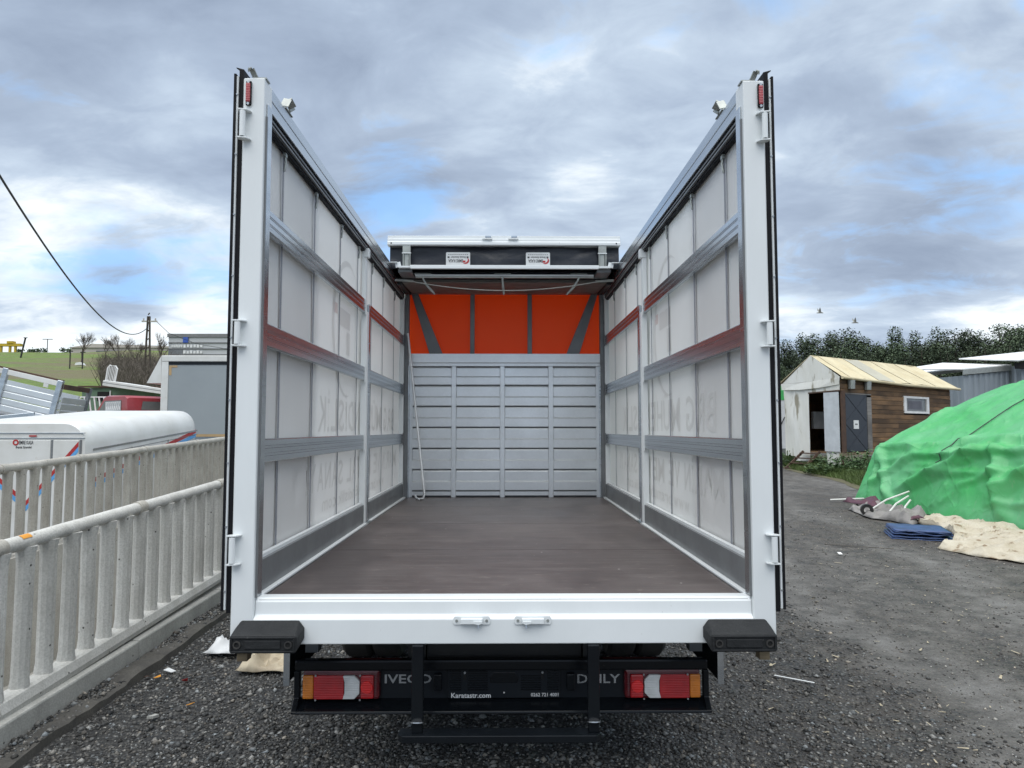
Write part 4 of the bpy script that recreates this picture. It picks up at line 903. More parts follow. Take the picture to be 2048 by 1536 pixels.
MB().slab([rp(.36, -.004, 2.22), rp(1.75, -.004, 2.22), rp(1.36, -.004, 2.53), rp(.36, -.004, 2.53)], .01).build('side_window', 'glass_dull', RP)
MB().slab([rp(.38, -.011, 2.24), rp(1.3, -.011, 2.24), rp(1.3, -.011, 2.50), rp(.38, -.011, 2.50)], .004).build('window_panel', 'facade', RP)
for k in range(7):
    a = .42+k*.125
    MB().bar(rp(a, -.018, 2.26), rp(a+.06, -.018, 2.37), .012, .012).bar(rp(a+.06, -.018, 2.37), rp(a, -.018, 2.48), .012, .012).build('window_bar', 'roof_white', RP)
MB().slab([rp(-.004, .38, 2.26), rp(-.004, 1.16, 2.26), rp(.002, 1.12, 2.50), rp(.002, .42, 2.50)], .008).build('rear_window', 'glass_dull', RP)
m = MB()
for a0, a1, b0, b1, z0, z1 in ((-.5, -.05, 0, W_, 1.45, 1.52), (-.5, -.05, 0, .05, 1.52, 1.85), (-.5, -.05, W_-.05, W_, 1.52, 1.85), (-.55, -.50, 0, W_, 1.45, 1.85)):
    m.add([rp(a, b, z) for z in (z0, z1) for a, b in ((a0, b0), (a1, b0), (a1, b1), (a0, b1))], [(0,3,2,1),(4,5,6,7),(0,1,5,4),(1,2,6,5),(2,3,7,6),(3,0,4,7)])
m.build('load_bed', 'red_paint', RP)
for a in (-.3, 1.7):
    for b in (.1, W_-.1): MB().lathe([(.12, -.08), (.27, -.08), (.29, 0), (.27, .08), (.12, .08)], rp(a, b, hz(-10.5, 20)+.29), rdv, 18).build('wheel', 'tyre', RP)
B(-9.30, -9.2, 21.1, 21.2, 2.2, 2.4).build('mirror', 'chassis', RP)

# aluminium dropside bed, tilted on its supports
AB = thing('aluminium_truck_bed', (-9.5, 14.5, hz(-9.5, 14.5)), 'tilted silver aluminium dropside truck bed at the far left', 'truck bed')
P0 = Vector((-9.95, 14, 2.06)); ex = Vector((.975, 0, -.222)); ey = Vector((-.08, .99, -.02)); ez = Vector((.222, 0, .975))
def ab(a, d, b): return P0+ex*a+ey*d+ez*b
def abox(a0, a1, d0, d1, b0, b1):
    return MB().add([ab(a, d, b) for b in (b0, b1) for a, d in ((a0, d0), (a1, d0), (a1, d1), (a0, d1))], [(0,3,2,1),(4,5,6,7),(0,1,5,4),(1,2,6,5),(2,3,7,6),(3,0,4,7)])
for k in range(4): abox(-1.2, 1.02, .0, .03, .02+k*.135, .145+k*.135).build('side_board', 'alu_dull', AB, bevel=.012)
for a in (-.02, 1.08): abox(a-.055, a+.055, -.03, .05, -.02, .86).build('post', 'alu', AB, bevel=.01)
abox(-1.2, 1.10, -.02, .04, .74, .84).build('top_rail', 'white_far', AB, bevel=.008)
abox(-1.2, 1.12, .0, .06, .842, .875).build('rail_cap', 'rust', AB)
for k in range(4): abox(1.14, 1.17, .06, 1.0, .02+k*.135, .145+k*.135).build('end_board', 'alu_dull', AB, bevel=.008)
abox(1.13, 1.175, .06, 1.0, .70, .80).build('end_rail', 'rust', AB)
abox(1.12, 1.19, 1.0, 1.08, -.02, .8).build('post', 'greysteel', AB)
for k in range(3): abox(-1.2, .98, 1.02, 1.06, .02+k*.2, .19+k*.2).build('side_board', 'alu_dull', AB)
abox(-1.2, 1.1, 0, 1.05, -.06, -.03).build('bed_floor', 'greysteel', AB)
for a in (.2, .52): abox(a, a+.1, 1.00, 1.015, .62, .74).build('rail_block', 'white_far', AB)
for a in (-.9, .9): MB().bar(ab(a, .4, -.06), (ab(a, .4, 0).x, ab(a, .4, 0).y, hz(-9.5, 14)), .12, .12).bar(ab(a, .9, -.06), (ab(a, .9, 0).x, ab(a, .9, 0).y, hz(-9.5, 15)), .12, .12).build('support', 'rust', AB)
# silver-grey dropside board stacked in front of it
SB = MB().prism([(-10.6, 13.6, 1.75), (-8.75, 13.6, 1.98), (-8.2, 13.6, 1.86), (-8.1, 13.6, 1.75), (-8.1, 13.6, .3), (-10.6, 13.6, .3)], (0, 0, 0), (0, .3, 0)).build('covered_load', 'grey_curtain', bevel=.05)
SB.modifiers['bevel'].width = .04
tag(SB, 'low grey covered load leaning under the silver truck bed', 'load')
o = MB().slab([(-10.6, 13.55, 1.66), (-8.9, 13.55, 1.93), (-8.9, 13.55, 2.03), (-10.6, 13.55, 1.86)], .04).build('dropside_panel', 'alu', bevel=.01); tag(o, 'loose silver dropside panel lying against the covered load', 'panel')

# green shed with rusty roof, and the white flatbed body on it
gs = hz(-13.6, 25)
GS = thing('green_shed', (-13.6, 25.6, gs), 'low faded green shed with rusty roof behind the red pickup', 'shed')
B(-14.8, -11.9, 25.0, 26.4, gs-.3, 3.16).build('wall', 'shed_green', GS)
B(-14.25, -13.85, 24.97, 25.0, 2.70, 3.02).build('window', 'dark', GS)
B(-13.82, -13.78, 24.96, 25.0, 2.64, 3.06).build('window_frame', 'roof_white', GS)
MB().slab([(-14.9, 24.9, 3.20), (-11.8, 24.9, 3.17), (-11.8, 26.5, 3.24), (-14.9, 26.5, 3.27)], .05).build('roof', 'rust', GS)
FB = thing('white_flatbed', (-12.7, 24.6, 3.2), 'white flatbed body with slatted headboard resting on the green shed', 'flatbed')
fx = Vector((2.0, 0, -.29)).normalized(); fz = Vector((.143, 0, .99)); f0 = Vector((-13.74, 24.4, 3.30))
def fb(a, d, b): return f0+fx*a+Vector((0, d, 0))+fz*b
def fbox(a0, a1, d0, d1, b0, b1): return MB().add([fb(a, d, b) for b in (b0, b1) for a, d in ((a0, d0), (a1, d0), (a1, d1), (a0, d1))], [(0,3,2,1),(4,5,6,7),(0,1,5,4),(1,2,6,5),(2,3,7,6),(3,0,4,7)])
fbox(0, 2.05, 0, 1.5, 0, .09).build('bed', 'white_far', FB, bevel=.01); fbox(0, 2.05, -.03, 0, -.10, .085).build('side_board', 'white_far', FB, bevel=.01); fbox(0, 2.05, -.035, -.031, .0, .018).build('board_groove', 'greysteel', FB)
MB().tube([fb(.05, .05, .0), fb(.04, .05, .52), fb(.10, .05, .62), fb(.30, .05, .62), fb(.37, .05, .54), fb(.36, .05, .08)], .028, 8).build('headboard_frame', 'roof_white', FB)
for k in range(5): MB().bar(fb(.10+k*.052, .05, .05), fb(.10+k*.052, .05, .60), .018, .018).build('headboard_slat', 'roof_white', FB)
for a in (.1, 1.0, 1.9): MB().bar(fb(a, .2, -.02), (fb(a, .2, 0).x, fb(a, .2, 0).y+.5, 3.2), .06, .06).build('foot', 'rust', FB)
GR = thing('white_grille', (-12.4, 22, hz(-12.4, 22)), 'white zigzag metal grille beside the red pickup', 'grille')
for k in range(10):
    x = -13.25+k*.15
    MB().bar((x, 22, 1.6), (x+.08, 22, 2.18), .03, .03, (0, 1, 0)).bar((x+.08, 22, 2.18), (x, 22, 2.70), .03, .03, (0, 1, 0)).build('zigzag_bar', 'roof_white', GR)
for z in (2.70, 2.18, 1.6): MB().bar((-13.3, 22.03, z), (-11.8, 22.03, z), .03, .03).build('frame_bar', 'roof_white', GR)
for x in (-13.3, -11.8): MB().bar((x, 22.03, 1.2), (x, 22.03, 2.7), .04, .04, (0, 1, 0)).build('frame_bar', 'roof_white', GR)

# utility pole and wires
up = thing('utility_pole', (-21.1, 42, hz(-21, 42)), 'lattice concrete utility pole with crossarm on the grass slope', 'pole')
zb = hz(-21, 42)-.2
for s in (-1, 1): MB().bar((-21.1+s*.20, 42, zb), (-21.1+s*.05, 42, 8.4), .075, .10, (0, 1, 0)).build('leg', 'bark', up)
for k in range(9):
    z = zb+.5+k*.5; w = .20-.15*(z-zb)/(8.4-zb); MB().bar((-21.1-w, 42, z), (-21.1+w, 42, z+.12), .05, .05, (0, 1, 0)).build('rung', 'bark', up)
MB().bar((-21.5, 42, 8.1), (-20.6, 42, 8.1), .08, .08).build('crossarm', 'conc_old', up)
for x in (-21.4, -20.7): MB().tube([(x, 42, 8.14), (x, 42, 8.28)], .04, 6).build('insulator', 'wall_far', up)
cp = np.polyfit([12, 16, 20, 24, 33, 38, 42], [6.05, 5.69, 5.5, 5.54, 6.14, 6.84, 7.7], 3)
o = MB().tube([(-21.2+12.55*(42-y)/30, y, float(np.polyval(cp, y))) for y in np.linspace(6, 42, 40)], .022, 6).build('power_cable', 'wire', smooth=True); tag(o, 'thick black cable sagging from the utility pole towards the upper left', 'cable')
o = MB().tube([(-20.75, 42, 8.2), (-20.6, 43.5, 7.6), (-20.0, 46, 7.25), (-19.2, 50, 7.3)], .015, 5).build('power_cable', 'wire'); tag(o, 'thin wire running down right from the utility pole', 'cable')
# bare trees
def bare_tree(x, y, h, label, seed, spread=1.0):
    rnd = random.Random(seed); z0 = hz(x, y)-.1
    t = thing('bare_tree', (x, y, z0), label, 'tree', 'bare trees on the grass slope')
    tr = MB(); cr = MB()
    tr.tube([(x, y, z0), (x+.05*h*.2, y, z0+h*.18), (x, y, z0+h*.34)], [h*.022, h*.018, h*.015], 6).build('trunk', 'bark', t)
    def grow(p, d, L, r, k):
        q = p+d*L; cr.tube([p, (p+q)/2+Vector((rnd.uniform(-1, 1), rnd.uniform(-1, 1), 0))*L*.05, q], [r, r*.85, r*.65], 3, cap=False)
        if k == 0: return
        for _ in range(3 if k > 1 else 4):
            dd = (d+Vector((rnd.uniform(-1, 1), rnd.uniform(-1, 1), rnd.uniform(0, .7)))*.5*spread).normalized()
            grow(p+d*L*rnd.uniform(.55, 1.0), dd, L*rnd.uniform(.62, .85), r*.62, k-1)
    for _ in range(5):
        grow(Vector((x, y, z0+h*rnd.uniform(.26, .34))), Vector((rnd.uniform(-.8, .8)*spread, rnd.uniform(-.8, .8), 1)).normalized(), h*.24, h*.010, 4)
    cr.build('crown', 'twig', t)
for i, (u, yy, h, lb) in enumerate(((165, 70, 3.6, 'round-crowned bare tree standing alone on the ridge, left of the others'), (238, 68, 3.4, 'bare tree between the lone ridge tree and the utility pole'), (272, 62, 2.8, 'small bare tree just left of the utility pole'), (322, 60, 3.4, 'bare tree in front of the striped pale building'), (212, 75, 2.8, 'thin bare tree in front of the long pale building'))):
    bare_tree((u-1009)/1420*yy, yy, h, lb, 40+i)
# leafless brush, too dense to count
m = MB(); rb = random.Random(5)
for i in range(2600):
    y = rb.uniform(38, 62); x = (rb.uniform(205, 350)-1009)/1420*y; z = hz(x, y); h = rb.uniform(.5, 1.9)*(.6+.8*mnoise.noise((x*.3, y*.2, 4))**2+.3)
    d = Vector((rb.uniform(-.5, .5), rb.uniform(-.5, .5), 1)).normalized(); w = rb.uniform(.012, .035)
    p = Vector((x, y, z)); q = p+d*h; sx = Vector((w, 0, 0))
    m.add([p-sx, p+sx, q], [(0, 1, 2)])
    for _ in range(3):
        f = rb.uniform(.3, .9); a = p+d*h*f; e_ = a+Vector((rb.uniform(-1, 1), rb.uniform(-.6, .6), rb.uniform(.2, 1)))*h*.35
        m.add([a-sx*.5, a+sx*.5, e_], [(0, 1, 2)])
stuff(m.build('leafless_brush', 'twig'), 'tangle of leafless brown brush on the slope below the pole', 'brush')
# distant buildings
def far_building(label, x0, x1, y, z0, z1, mat, n, wz, rows=1, wmat='glass_dull', wx=None, depth=8):
    t = thing('distant_building', ((x0+x1)/2, y, z0), label, 'building')
    B(x0, x1, y, y+depth, z0-3, z1).build('wall', mat, t); return t
t = far_building('long low pale building with a dark centre on the ridge', -58.5, -44.0, 96, 10.6, 12.7, 'wall_far', 0, 0)
MB().prism([(-58.8, 95.8, 12.72), (-55.5, 95.8, 13.25), (-43.8, 95.8, 12.9), (-43.8, 95.8, 12.72)], (0, 0, 0), (0, 8.4, 0)).build('roof', 'wall_far', t)
B(-55.0, -49.5, 95.7, 95.98, 10.3, 12.3).build('dark_front', 'wall_dark', t)
for k in range(5): B(-54.6+k*1.05, -54.0+k*1.05, 95.6, 95.69, 10.9, 11.8).build('window', 'facade', t)
for k in range(4): B(-49+k*1.2, -48.3+k*1.2, 95.9, 95.99, 11.2, 12.0).build('window', 'glass_dull', t)
t = far_building('pale grey building with dark horizontal bands and blue emblem', -28.4, -16, 60, 7.5, 9.72, 'facade', 0, 0)
B(-28.5, -15.9, 59.9, 68.1, 9.50, 9.78).build('roof_edge', 'facade_line', t)
for z in (8.98, 8.46, 7.96): B(-28.4, -16, 59.93, 59.99, z, z+.09).build('band', 'facade_line', t)
B(-28.39, -27.2, 59.955, 59.99, 7.2, 8.45).build('dark_panel', 'greysteel', t)
B(-27.15, -26.72, 59.85, 59.92, 9.02, 9.48).build('emblem', 'emblem_blue', t)
for k in range(6):
    B(-28.1+k*.16, -28.0+k*.16, 59.9, 59.94, 8.62, 8.85).build('sign_mark', 'roof_white', t)
    B(-27.1+k*.28, -26.92+k*.28, 59.9, 59.94, 8.60+.03*(k % 2), 8.86).build('sign_mark', 'roof_white', t)
    B(-27.1+k*.28, -26.93+k*.28, 59.9, 59.94, 8.10, 8.36-.04*(k % 2)).build('sign_mark', 'roof_white', t)
GC = thing('yellow_gantry', (-73, 105, 13), 'small yellow gantry frame on the horizon at far left', 'gantry')
B(-75.5, -71.4, 104.8, 105.4, 13.95, 14.35).build('beam', 'yellow', GC); B(-73.3, -72.4, 104.7, 105.4, 14.36, 14.7).build('trolley', 'yellow', GC)
for x in (-74.3, -73.0, -72.2): B(x-.13, x+.13, 104.9, 105.2, 12.6, 13.94).build('leg', 'yellow', GC)
for (u, vt, vb, Y, lb) in ((52, 676, 712, 80, 'leaning dark utility pole near the yellow gantry'), (142, 703, 730, 60, 'short dark post left of the lone ridge tree'), (167, 705, 732, 60, 'short dark post right under the lone ridge tree'), (96, 679, 706, 100, 'slim double street lamp on the ridge')):
    x = (u-1009)/1420*Y; z = 1.7+(859-vt)/1420*Y; dx = .5 if u == 52 else 0
    o = MB().tube([(x-dx, Y, hz(x, Y)-.2), (x, Y, z)], .05 if u > 60 else .09, 6).bar((x-.7, Y, z) if u == 96 else (x-.2, Y, z), (x+.7, Y, z) if u == 96 else (x+.2, Y, z), .08, .08)
    tag(o.build('pole', 'chassis'), lb, 'pole')
rb = random.Random(11)
for i, u in enumerate((41, 62, 69, 80, 91, 127, 139, 152)):
    Y = 99; x = (u-1009)/1420*Y; z = hz(x, Y)+.12; m = MB()
    for k in range(70):
        c = Vector((rb.gauss(0, .20), rb.gauss(0, .2), rb.gauss(.35, .16))); a = Vector((rb.uniform(-1, 1), rb.uniform(-1, 1), rb.uniform(-1, 1))).normalized()*.12; b = a.cross(Vector((rb.random(), rb.random(), rb.random()))).normalized()*.12
        q = Vector((x, Y, z))+c; m.add([q-a, q+b, q+a, q-b], [(0, 1, 2, 3)])
    t = thing('ridge_tree', (x, Y, z-1), 'tiny dark round tree in the row along the left ridge', 'tree', 'little trees along the left ridge')
    m.build('crown', 'leaf_pine', t); MB().tube([(x, Y, z-1), (x, Y, z+.3)], .06, 5).build('trunk', 'bark', t)
o = MB().prism([(-50+a, 62, hz(-49, 62)+b) for a, b in ((-.0, -.1), (.12, .1), (.45, .15), (.62, .1), (.75, -.1))], (12.9, -.6, 0), (12.8, 0, 0)).build('white_bundle', 'roof_white'); tag(o, 'small white bundle lying on the grass slope', 'bundle')

# ------------------------------------------------------------------ right: hut, sheds, forest
A2, B2, D2, C2 = Vector((10.0, 21, 0)), Vector((16.1, 25.5, 0)), Vector((9.25, 23.2, 0)), Vector((15.35, 27.7, 0))
HT = thing('wooden_hut', (11, 22, .45), 'raised wooden hut with yellowed canvas roof and white tarp gable', 'hut')
ab_n = Vector((B2-A2)).normalized(); nrm = Vector((ab_n.y, -ab_n.x, 0))
def sd_(s, z, off=0): return A2+(B2-A2)*s+Vector((0, 0, z))+nrm*off
def gb(s, z, off=0):
    d = (A2-D2).normalized(); n_ = Vector((d.y, -d.x, 0)); return D2+(A2-D2)*s+Vector((0, 0, z))+n_*off
def slab4(p, th=.03): return MB().slab(p, th)
zb_, zt_ = 1.02, 3.22; nb = 15; bh = (zt_-zb_)/nb
for k in range(nb):
    z0 = zb_+k*bh; z1 = z0+bh-.012; spans = [(.236, 1.0)] if z1 < 2.80 else [(0.0, 1.0)]
    if z1 < 2.79 and z0 > 2.27-bh*.6: spans = [(.236, .528), (.76, 1.0)]
    for a, b in spans:
        if b-a > .6: spl = a+(b-a)*random.uniform(.3, .7); parts = [(a, spl-.001), (spl+.001, b)]
        else: parts = [(a, b)]
        for a_, b_ in parts:
            o_ = random.uniform(-.006, .006); slab4([sd_(a_, z0, o_), sd_(b_, z0, o_), sd_(b_, z1, o_+.012), sd_(a_, z1, o_+.012)], .022).build('board', 'board', HT)
slab4([sd_(-.0, 1.0, -.05), sd_(1, 1.0, -.05), sd_(1, 3.2, -.05), sd_(.24, 3.2, -.05)], .01).build('backing', 'dark', HT)
slab4([C2+Vector((0, 0, 1)), D2+Vector((0, 0, 1)), D2+Vector((0, 0, 3.2)), C2+Vector((0, 0, 3.2))], .03).build('rear_wall', 'board', HT)
slab4([B2+Vector((0, 0, 1)), C2+Vector((0, 0, 1)), C2+Vector((0, 0, 3.2)), B2+Vector((0, 0, 3.2))], .03).build('end_wall', 'board', HT)
slab4([A2+Vector((0, 0, 1)), B2+Vector((0, 0, 1)), C2+Vector((0, 0, 1)), D2+Vector((0, 0, 1))], .04).build('floor', 'board', HT)
slab4([sd_(-.02, .92, .02), sd_(1, .92, .02), sd_(1, 1.0, .02), sd_(-.02, 1.0, .02)], .06).build('floor_beam', 'timber', HT)
for s_ in (.02, .21, .5, .8): MB().bar(sd_(s_, .3, -.1), sd_(s_, .92, -.1), .1, .1, (0, 1, 0)).build('stilt', 'rust', HT)
dr = slab4([sd_(.028, 1.04, .01), sd_(.195, 1.04, .01), sd_(.195, 2.76, .01), sd_(.028, 2.76, .01)], .04).build('side_door', 'door_blue', HT, label='dark blue metal side door with a white notice')
slab4([sd_(.085, 1.72, .036), sd_(.125, 1.72, .036), sd_(.125, 1.98, .036), sd_(.085, 1.98, .036)], .006).build('notice', 'roof_white', dr)
slab4([sd_(.095, 1.84, .041), sd_(.115, 1.84, .041), sd_(.115, 1.88, .041), sd_(.095, 1.88, .041)], .003).build('notice_print', 'facade_line', dr)
for p in (((.03, 2.74), (.19, 1.95)), ((.19, 2.74), (.03, 1.95)), ((.03, 1.85), (.19, 1.06)), ((.19, 1.85), (.03, 1.06))): MB().bar(sd_(p[0][0], p[0][1], .033), sd_(p[1][0], p[1][1], .033), .012, .012).build('door_crease', 'door_blue', dr)
for s0, s1 in ((0.0, .026), ): slab4([sd_(s0, 1.0, .01), sd_(s1, 1.0, .01), sd_(s1, 2.86, .01), sd_(s0, 2.86, .01)], .05).build('door_post', 'rust', HT)
slab4([sd_(.198, 1.0, .012), sd_(.233, 1.0, .012), sd_(.233, 2.70, .012), sd_(.198, 2.70, .012)], .05).build('door_post', 'greywood', HT)
slab4([sd_(.028, 2.765, .012), sd_(.233, 2.765, .012), sd_(.233, 2.80, .012), sd_(.028, 2.80, .012)], .05).build('door_head', 'greywood', HT)
wn = thing; W1 = slab4([sd_(.53, 2.28, -.01), sd_(.758, 2.28, -.01), sd_(.758, 2.77, -.01), sd_(.53, 2.77, -.01)], .03).build('window', 'glass_dull', HT)
slab4([sd_(.57, 2.38, .008), sd_(.70, 2.38, .008), sd_(.70, 2.66, .008), sd_(.57, 2.66, .008)], .004).build('pane', 'wall_dark', W1)
for a, b, c, d in ((.522, .766, 2.24, 2.31), (.522, .766, 2.74, 2.81), (.522, .545, 2.312, 2.738), (.743, .766, 2.312, 2.738)): slab4([sd_(a, c, .02), sd_(b, c, .02), sd_(b, d, .02), sd_(a, d, .02)], .05).build('window_frame', 'roof_white', W1)
# roof in canvas strips
R0, R1 = Vector((9.60, 22.1, 4.02)), Vector((15.55, 26.6, 4.08)); E0, E1 = sd_(-.012, 3.26, .12), sd_(1.045, 3.17, .22); F0, F1 = gb(-.06, 3.22)+Vector((-.10, .05, 0)), C2+Vector((.2, .2, 3.2))
cuts = [0, .06, .17, .27, .40, .52, .64, .76, .88, 1.0]
for k, (a, b) in enumerate(zip(cuts[:-1], cuts[1:])):
    up_ = .012 if k % 2 else 0
    p = [E0.lerp(E1, a), E0.lerp(E1, b), R0.lerp(R1, b), R0.lerp(R1, a)]
    vs = []; fs = []
    for j in range(7):
        for i in range(5):
            q = p[0].lerp(p[1], i/4).lerp(p[3].lerp(p[2], i/4), j/6); sag = -.07*math.sin(math.pi*i/4)*math.sin(math.pi*(j/6)*.9+.15)+.025*mnoise.noise((q.x*1.5, q.y*1.5, q.z*2))
            vs.append(q+Vector((0, 0, sag+up_)))
    fs = [(j*5+i, j*5+i+1, j*5+i+6, j*5+i+5) for j in range(6) for i in range(4)]
    MB().add(vs, fs).build('roof_strip', 'roof_tarp_grey' if k == 3 else 'roof_tarp', HT, smooth=True)
MB().tube([E0+Vector((0, 0, -.02)), E0.lerp(E1, .5)+Vector((0, 0, -.06)), E1+Vector((0, 0, -.02))], .045, 8).build('eave_roll', 'roof_tarp', HT)
slab4([F0, F1, R1, R0], .02).build('roof_back', 'roof_tarp', HT)
MB().add([R1, E1, F1], [(0, 1, 2)]).build('end_gable', 'gable_tarp', HT)
# gable wall of white tarp round the open doorway
def gpatch(s0, s1, z0, z1, nx=4, nz=6, am=.03, name='gable_sheet'):
    vs = [gb(s0+(s1-s0)*i/nx, z0+(z1-z0)*j/nz, .02+am*mnoise.noise((i*.9+s0*9, j*.35, z0))) for j in range(nz+1) for i in range(nx+1)]
    MB().add(vs, [(j*(nx+1)+i, j*(nx+1)+i+1, (j+1)*(nx+1)+i+1, (j+1)*(nx+1)+i) for j in range(nz) for i in range(nx)]).build(name, 'gable_tarp', HT, smooth=True)
gpatch(-.02, .16, .85, 3.15, 3, 8, .07); gpatch(.16, .45, .70, 3.05, 4, 8); gpatch(.45, 1.0, 2.84, 3.10, 5, 3); gpatch(.74, .98, .55, 1.03, 3, 3)
vs = [gb(-.06, 3.0, .06), gb(.3, 2.96, .08), gb(.65, 2.98, .07), gb(1.0, 3.04, .05), gb(1.02, 3.26, .06), gb(.7, 3.22, .05), gb(.3, 3.18, .05), gb(-.07, 3.2, .06)]
MB().add(vs, [(0, 1, 6, 7), (1, 2, 5, 6), (2, 3, 4, 5)]).build('valance', 'gable_tarp', HT)
MB().add([gb(-.06, 3.2, .03), gb(.3, 3.19, .03), gb(.7, 3.22, .03), gb(1.02, 3.26, .03), R0+Vector((0, -.03, 0))], [(0, 1, 4), (1, 2, 4), (2, 3, 4)]).build('gable_top', 'gable_tarp', HT)
slab4([gb(.735, 1.04, .05), gb(.985, 1.04, .05), gb(.985, 2.82, .05), gb(.735, 2.82, .05)], .03).build('front_door', 'door_white', HT, label='white front door leaf beside the dark doorway')
slab4([gb(.45, 2.82, .03), gb(1.0, 2.84, .03), gb(1.0, 2.88, .03), gb(.45, 2.86, .03)], .04).build('door_head', 'rust', HT)
for s_ in (.12, .19): 
    c = sd_(s_*1.0-.06 if s_ < .15 else s_, 3.06, .10); MB().tube([c+Vector((0, 0, -.14)), c+Vector((0, 0, .12))], [.10, .11], 10).build('lamp_can', 'galv', HT)
ld = thing('hut_steps', (9.4, 21.2, .46), 'rusty metal steps up to the dark doorway of the hut', 'steps')
for s_ in (.36, .66): MB().bar(gb(s_-.06, .42, .75), gb(s_, 1.02, .1), .05, .07).build('stringer', 'rust', ld)
for k in range(4): f = .15+k*.25; slab4([gb(.30+.06*f, .42+.6*f, .75-.65*f-.08), gb(.60+.06*f, .42+.6*f, .75-.65*f-.08), gb(.60+.06*f, .42+.6*f, .75-.65*f+.08), gb(.30+.06*f, .42+.6*f, .75-.65*f+.08)], .03).build('tread', 'rust', ld)
o = MB().box(10.05, 10.45, 23.0, 23.2, 1.72, 2.28).build('white_cabinet', 'door_white', bevel=.02); tag(o, 'pale cabinet just inside the dark hut doorway', 'cabinet')
# corrugated sheds
def corr_wall(parent, p, q, z0, z1, ribs, mat, name='wall_sheet', depth=.05):
    p, q = Vector(p), Vector(q); d = (q-p)/ribs; n_ = Vector((d.y, -d.x, 0)).normalized()*depth; pts = []
    for k in range(ribs): pts += [p+d*k, p+d*(k+.35), p+d*(k+.5)+n_, p+d*(k+.85)+n_]
    pts.append(q); m = MB()
    za = (lambda i: z1[0]+(z1[1]-z1[0])*i/(len(pts)-1)) if isinstance(z1, tuple) else (lambda i: z1)
    for i, a in enumerate(pts): m.v += [(a.x, a.y, z0), (a.x, a.y, za(i))]
    m.f = [(2*i, 2*i+2, 2*i+3, 2*i+1) for i in range(len(pts)-1)]
    return m.build(name, mat, parent)
SH = thing('corrugated_shed', (20.5, 30, .6), 'grey corrugated metal shed between the hut and the right edge', 'shed')
corr_wall(SH, (19.65, 30, 0), (21.75, 30.3, 0), .5, (4.0, 4.22), 8, 'corr')
corr_wall(SH, (19.25, 32, 0), (19.65, 30, 0), .5, (4.0, 4.0), 6, 'corr')
MB().slab([(19.5, 29.9, 4.02), (21.8, 30.2, 4.24), (21.8, 30.2, 4.46), (19.5, 29.9, 4.24)], .06).build('fascia', 'galv', SH)
MB().slab([(19.4, 29.9, 4.25), (21.8, 30.2, 4.47), (21.2, 34, 4.9), (19.2, 34, 4.6)], .05).build('roof', 'roof_white', SH)
S2 = thing('corrugated_shed', (23, 30, .6), 'taller grey corrugated shed with dark eaves cut by the right edge', 'shed')
corr_wall(S2, (21.78, 29.6, 0), (27, 30, 0), .5, 4.40, 14, 'corr')
corr_wall(S2, (21.78, 29.6, 0), (21.78, 33, 0), .5, 4.40, 8, 'corr')
m = MB(); 
for k in range(18): m.slab([(21.35+k*.33, 29.2, 4.52+k*.035), (21.35+k*.33+.30, 29.2, 4.55+k*.035), (21.35+k*.33+.30, 33, 5.0+k*.035), (21.35+k*.33, 33, 4.97+k*.035)], .05)
for k in range(18): MB().slab([(21.35+k*.33, 29.2, 4.56+k*.035), (21.35+k*.33+.27, 29.2, 4.59+k*.035), (21.35+k*.33+.27, 33, 5.04+k*.035), (21.35+k*.33, 33, 5.01+k*.035)], .05).build('roof_sheet', 'roof_white', S2)
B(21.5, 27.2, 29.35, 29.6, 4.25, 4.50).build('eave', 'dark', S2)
S3 = thing('tan_shed', (18.5, 33, .6), 'tan corrugated shed with white roof between hut and grey shed', 'shed')
corr_wall(S3, (18.0, 33, 0), (22, 33.2, 0), .5, 3.6, 16, 'corr_tan')
MB().slab([(17.3, 32.4, 3.95), (22.5, 32.6, 4.6), (22.5, 36, 4.8), (17.3, 36, 4.15)], .12).build('roof', 'roof_white', S3)
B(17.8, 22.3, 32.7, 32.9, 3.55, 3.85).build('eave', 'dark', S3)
B(18.0, 19.4, 32.85, 32.95, 2.7, 2.78).build('wall_rail', 'galv', S3)
S4 = thing('white_container', (11.6, 30, .6), 'white cabin with green tarp top glimpsed left of the hut', 'cabin')
B(10.6, 12.6, 30, 32, .9, 2.95).build('wall', 'door_white', S4); B(10.58, 12.62, 29.98, 32.02, 2.951, 3.55).build('cover', MI := M['tarp_green'], S4)
B(10.55, 12.65, 29.97, 32.03, .6, .899).build('base', 'greysteel', S4)
MB().tube([(11.7, 29.97, 1.9), (11.85, 29.97, 2.2), (12.1, 29.97, 2.4)], .02, 5).build('hose', 'chassis', S4)

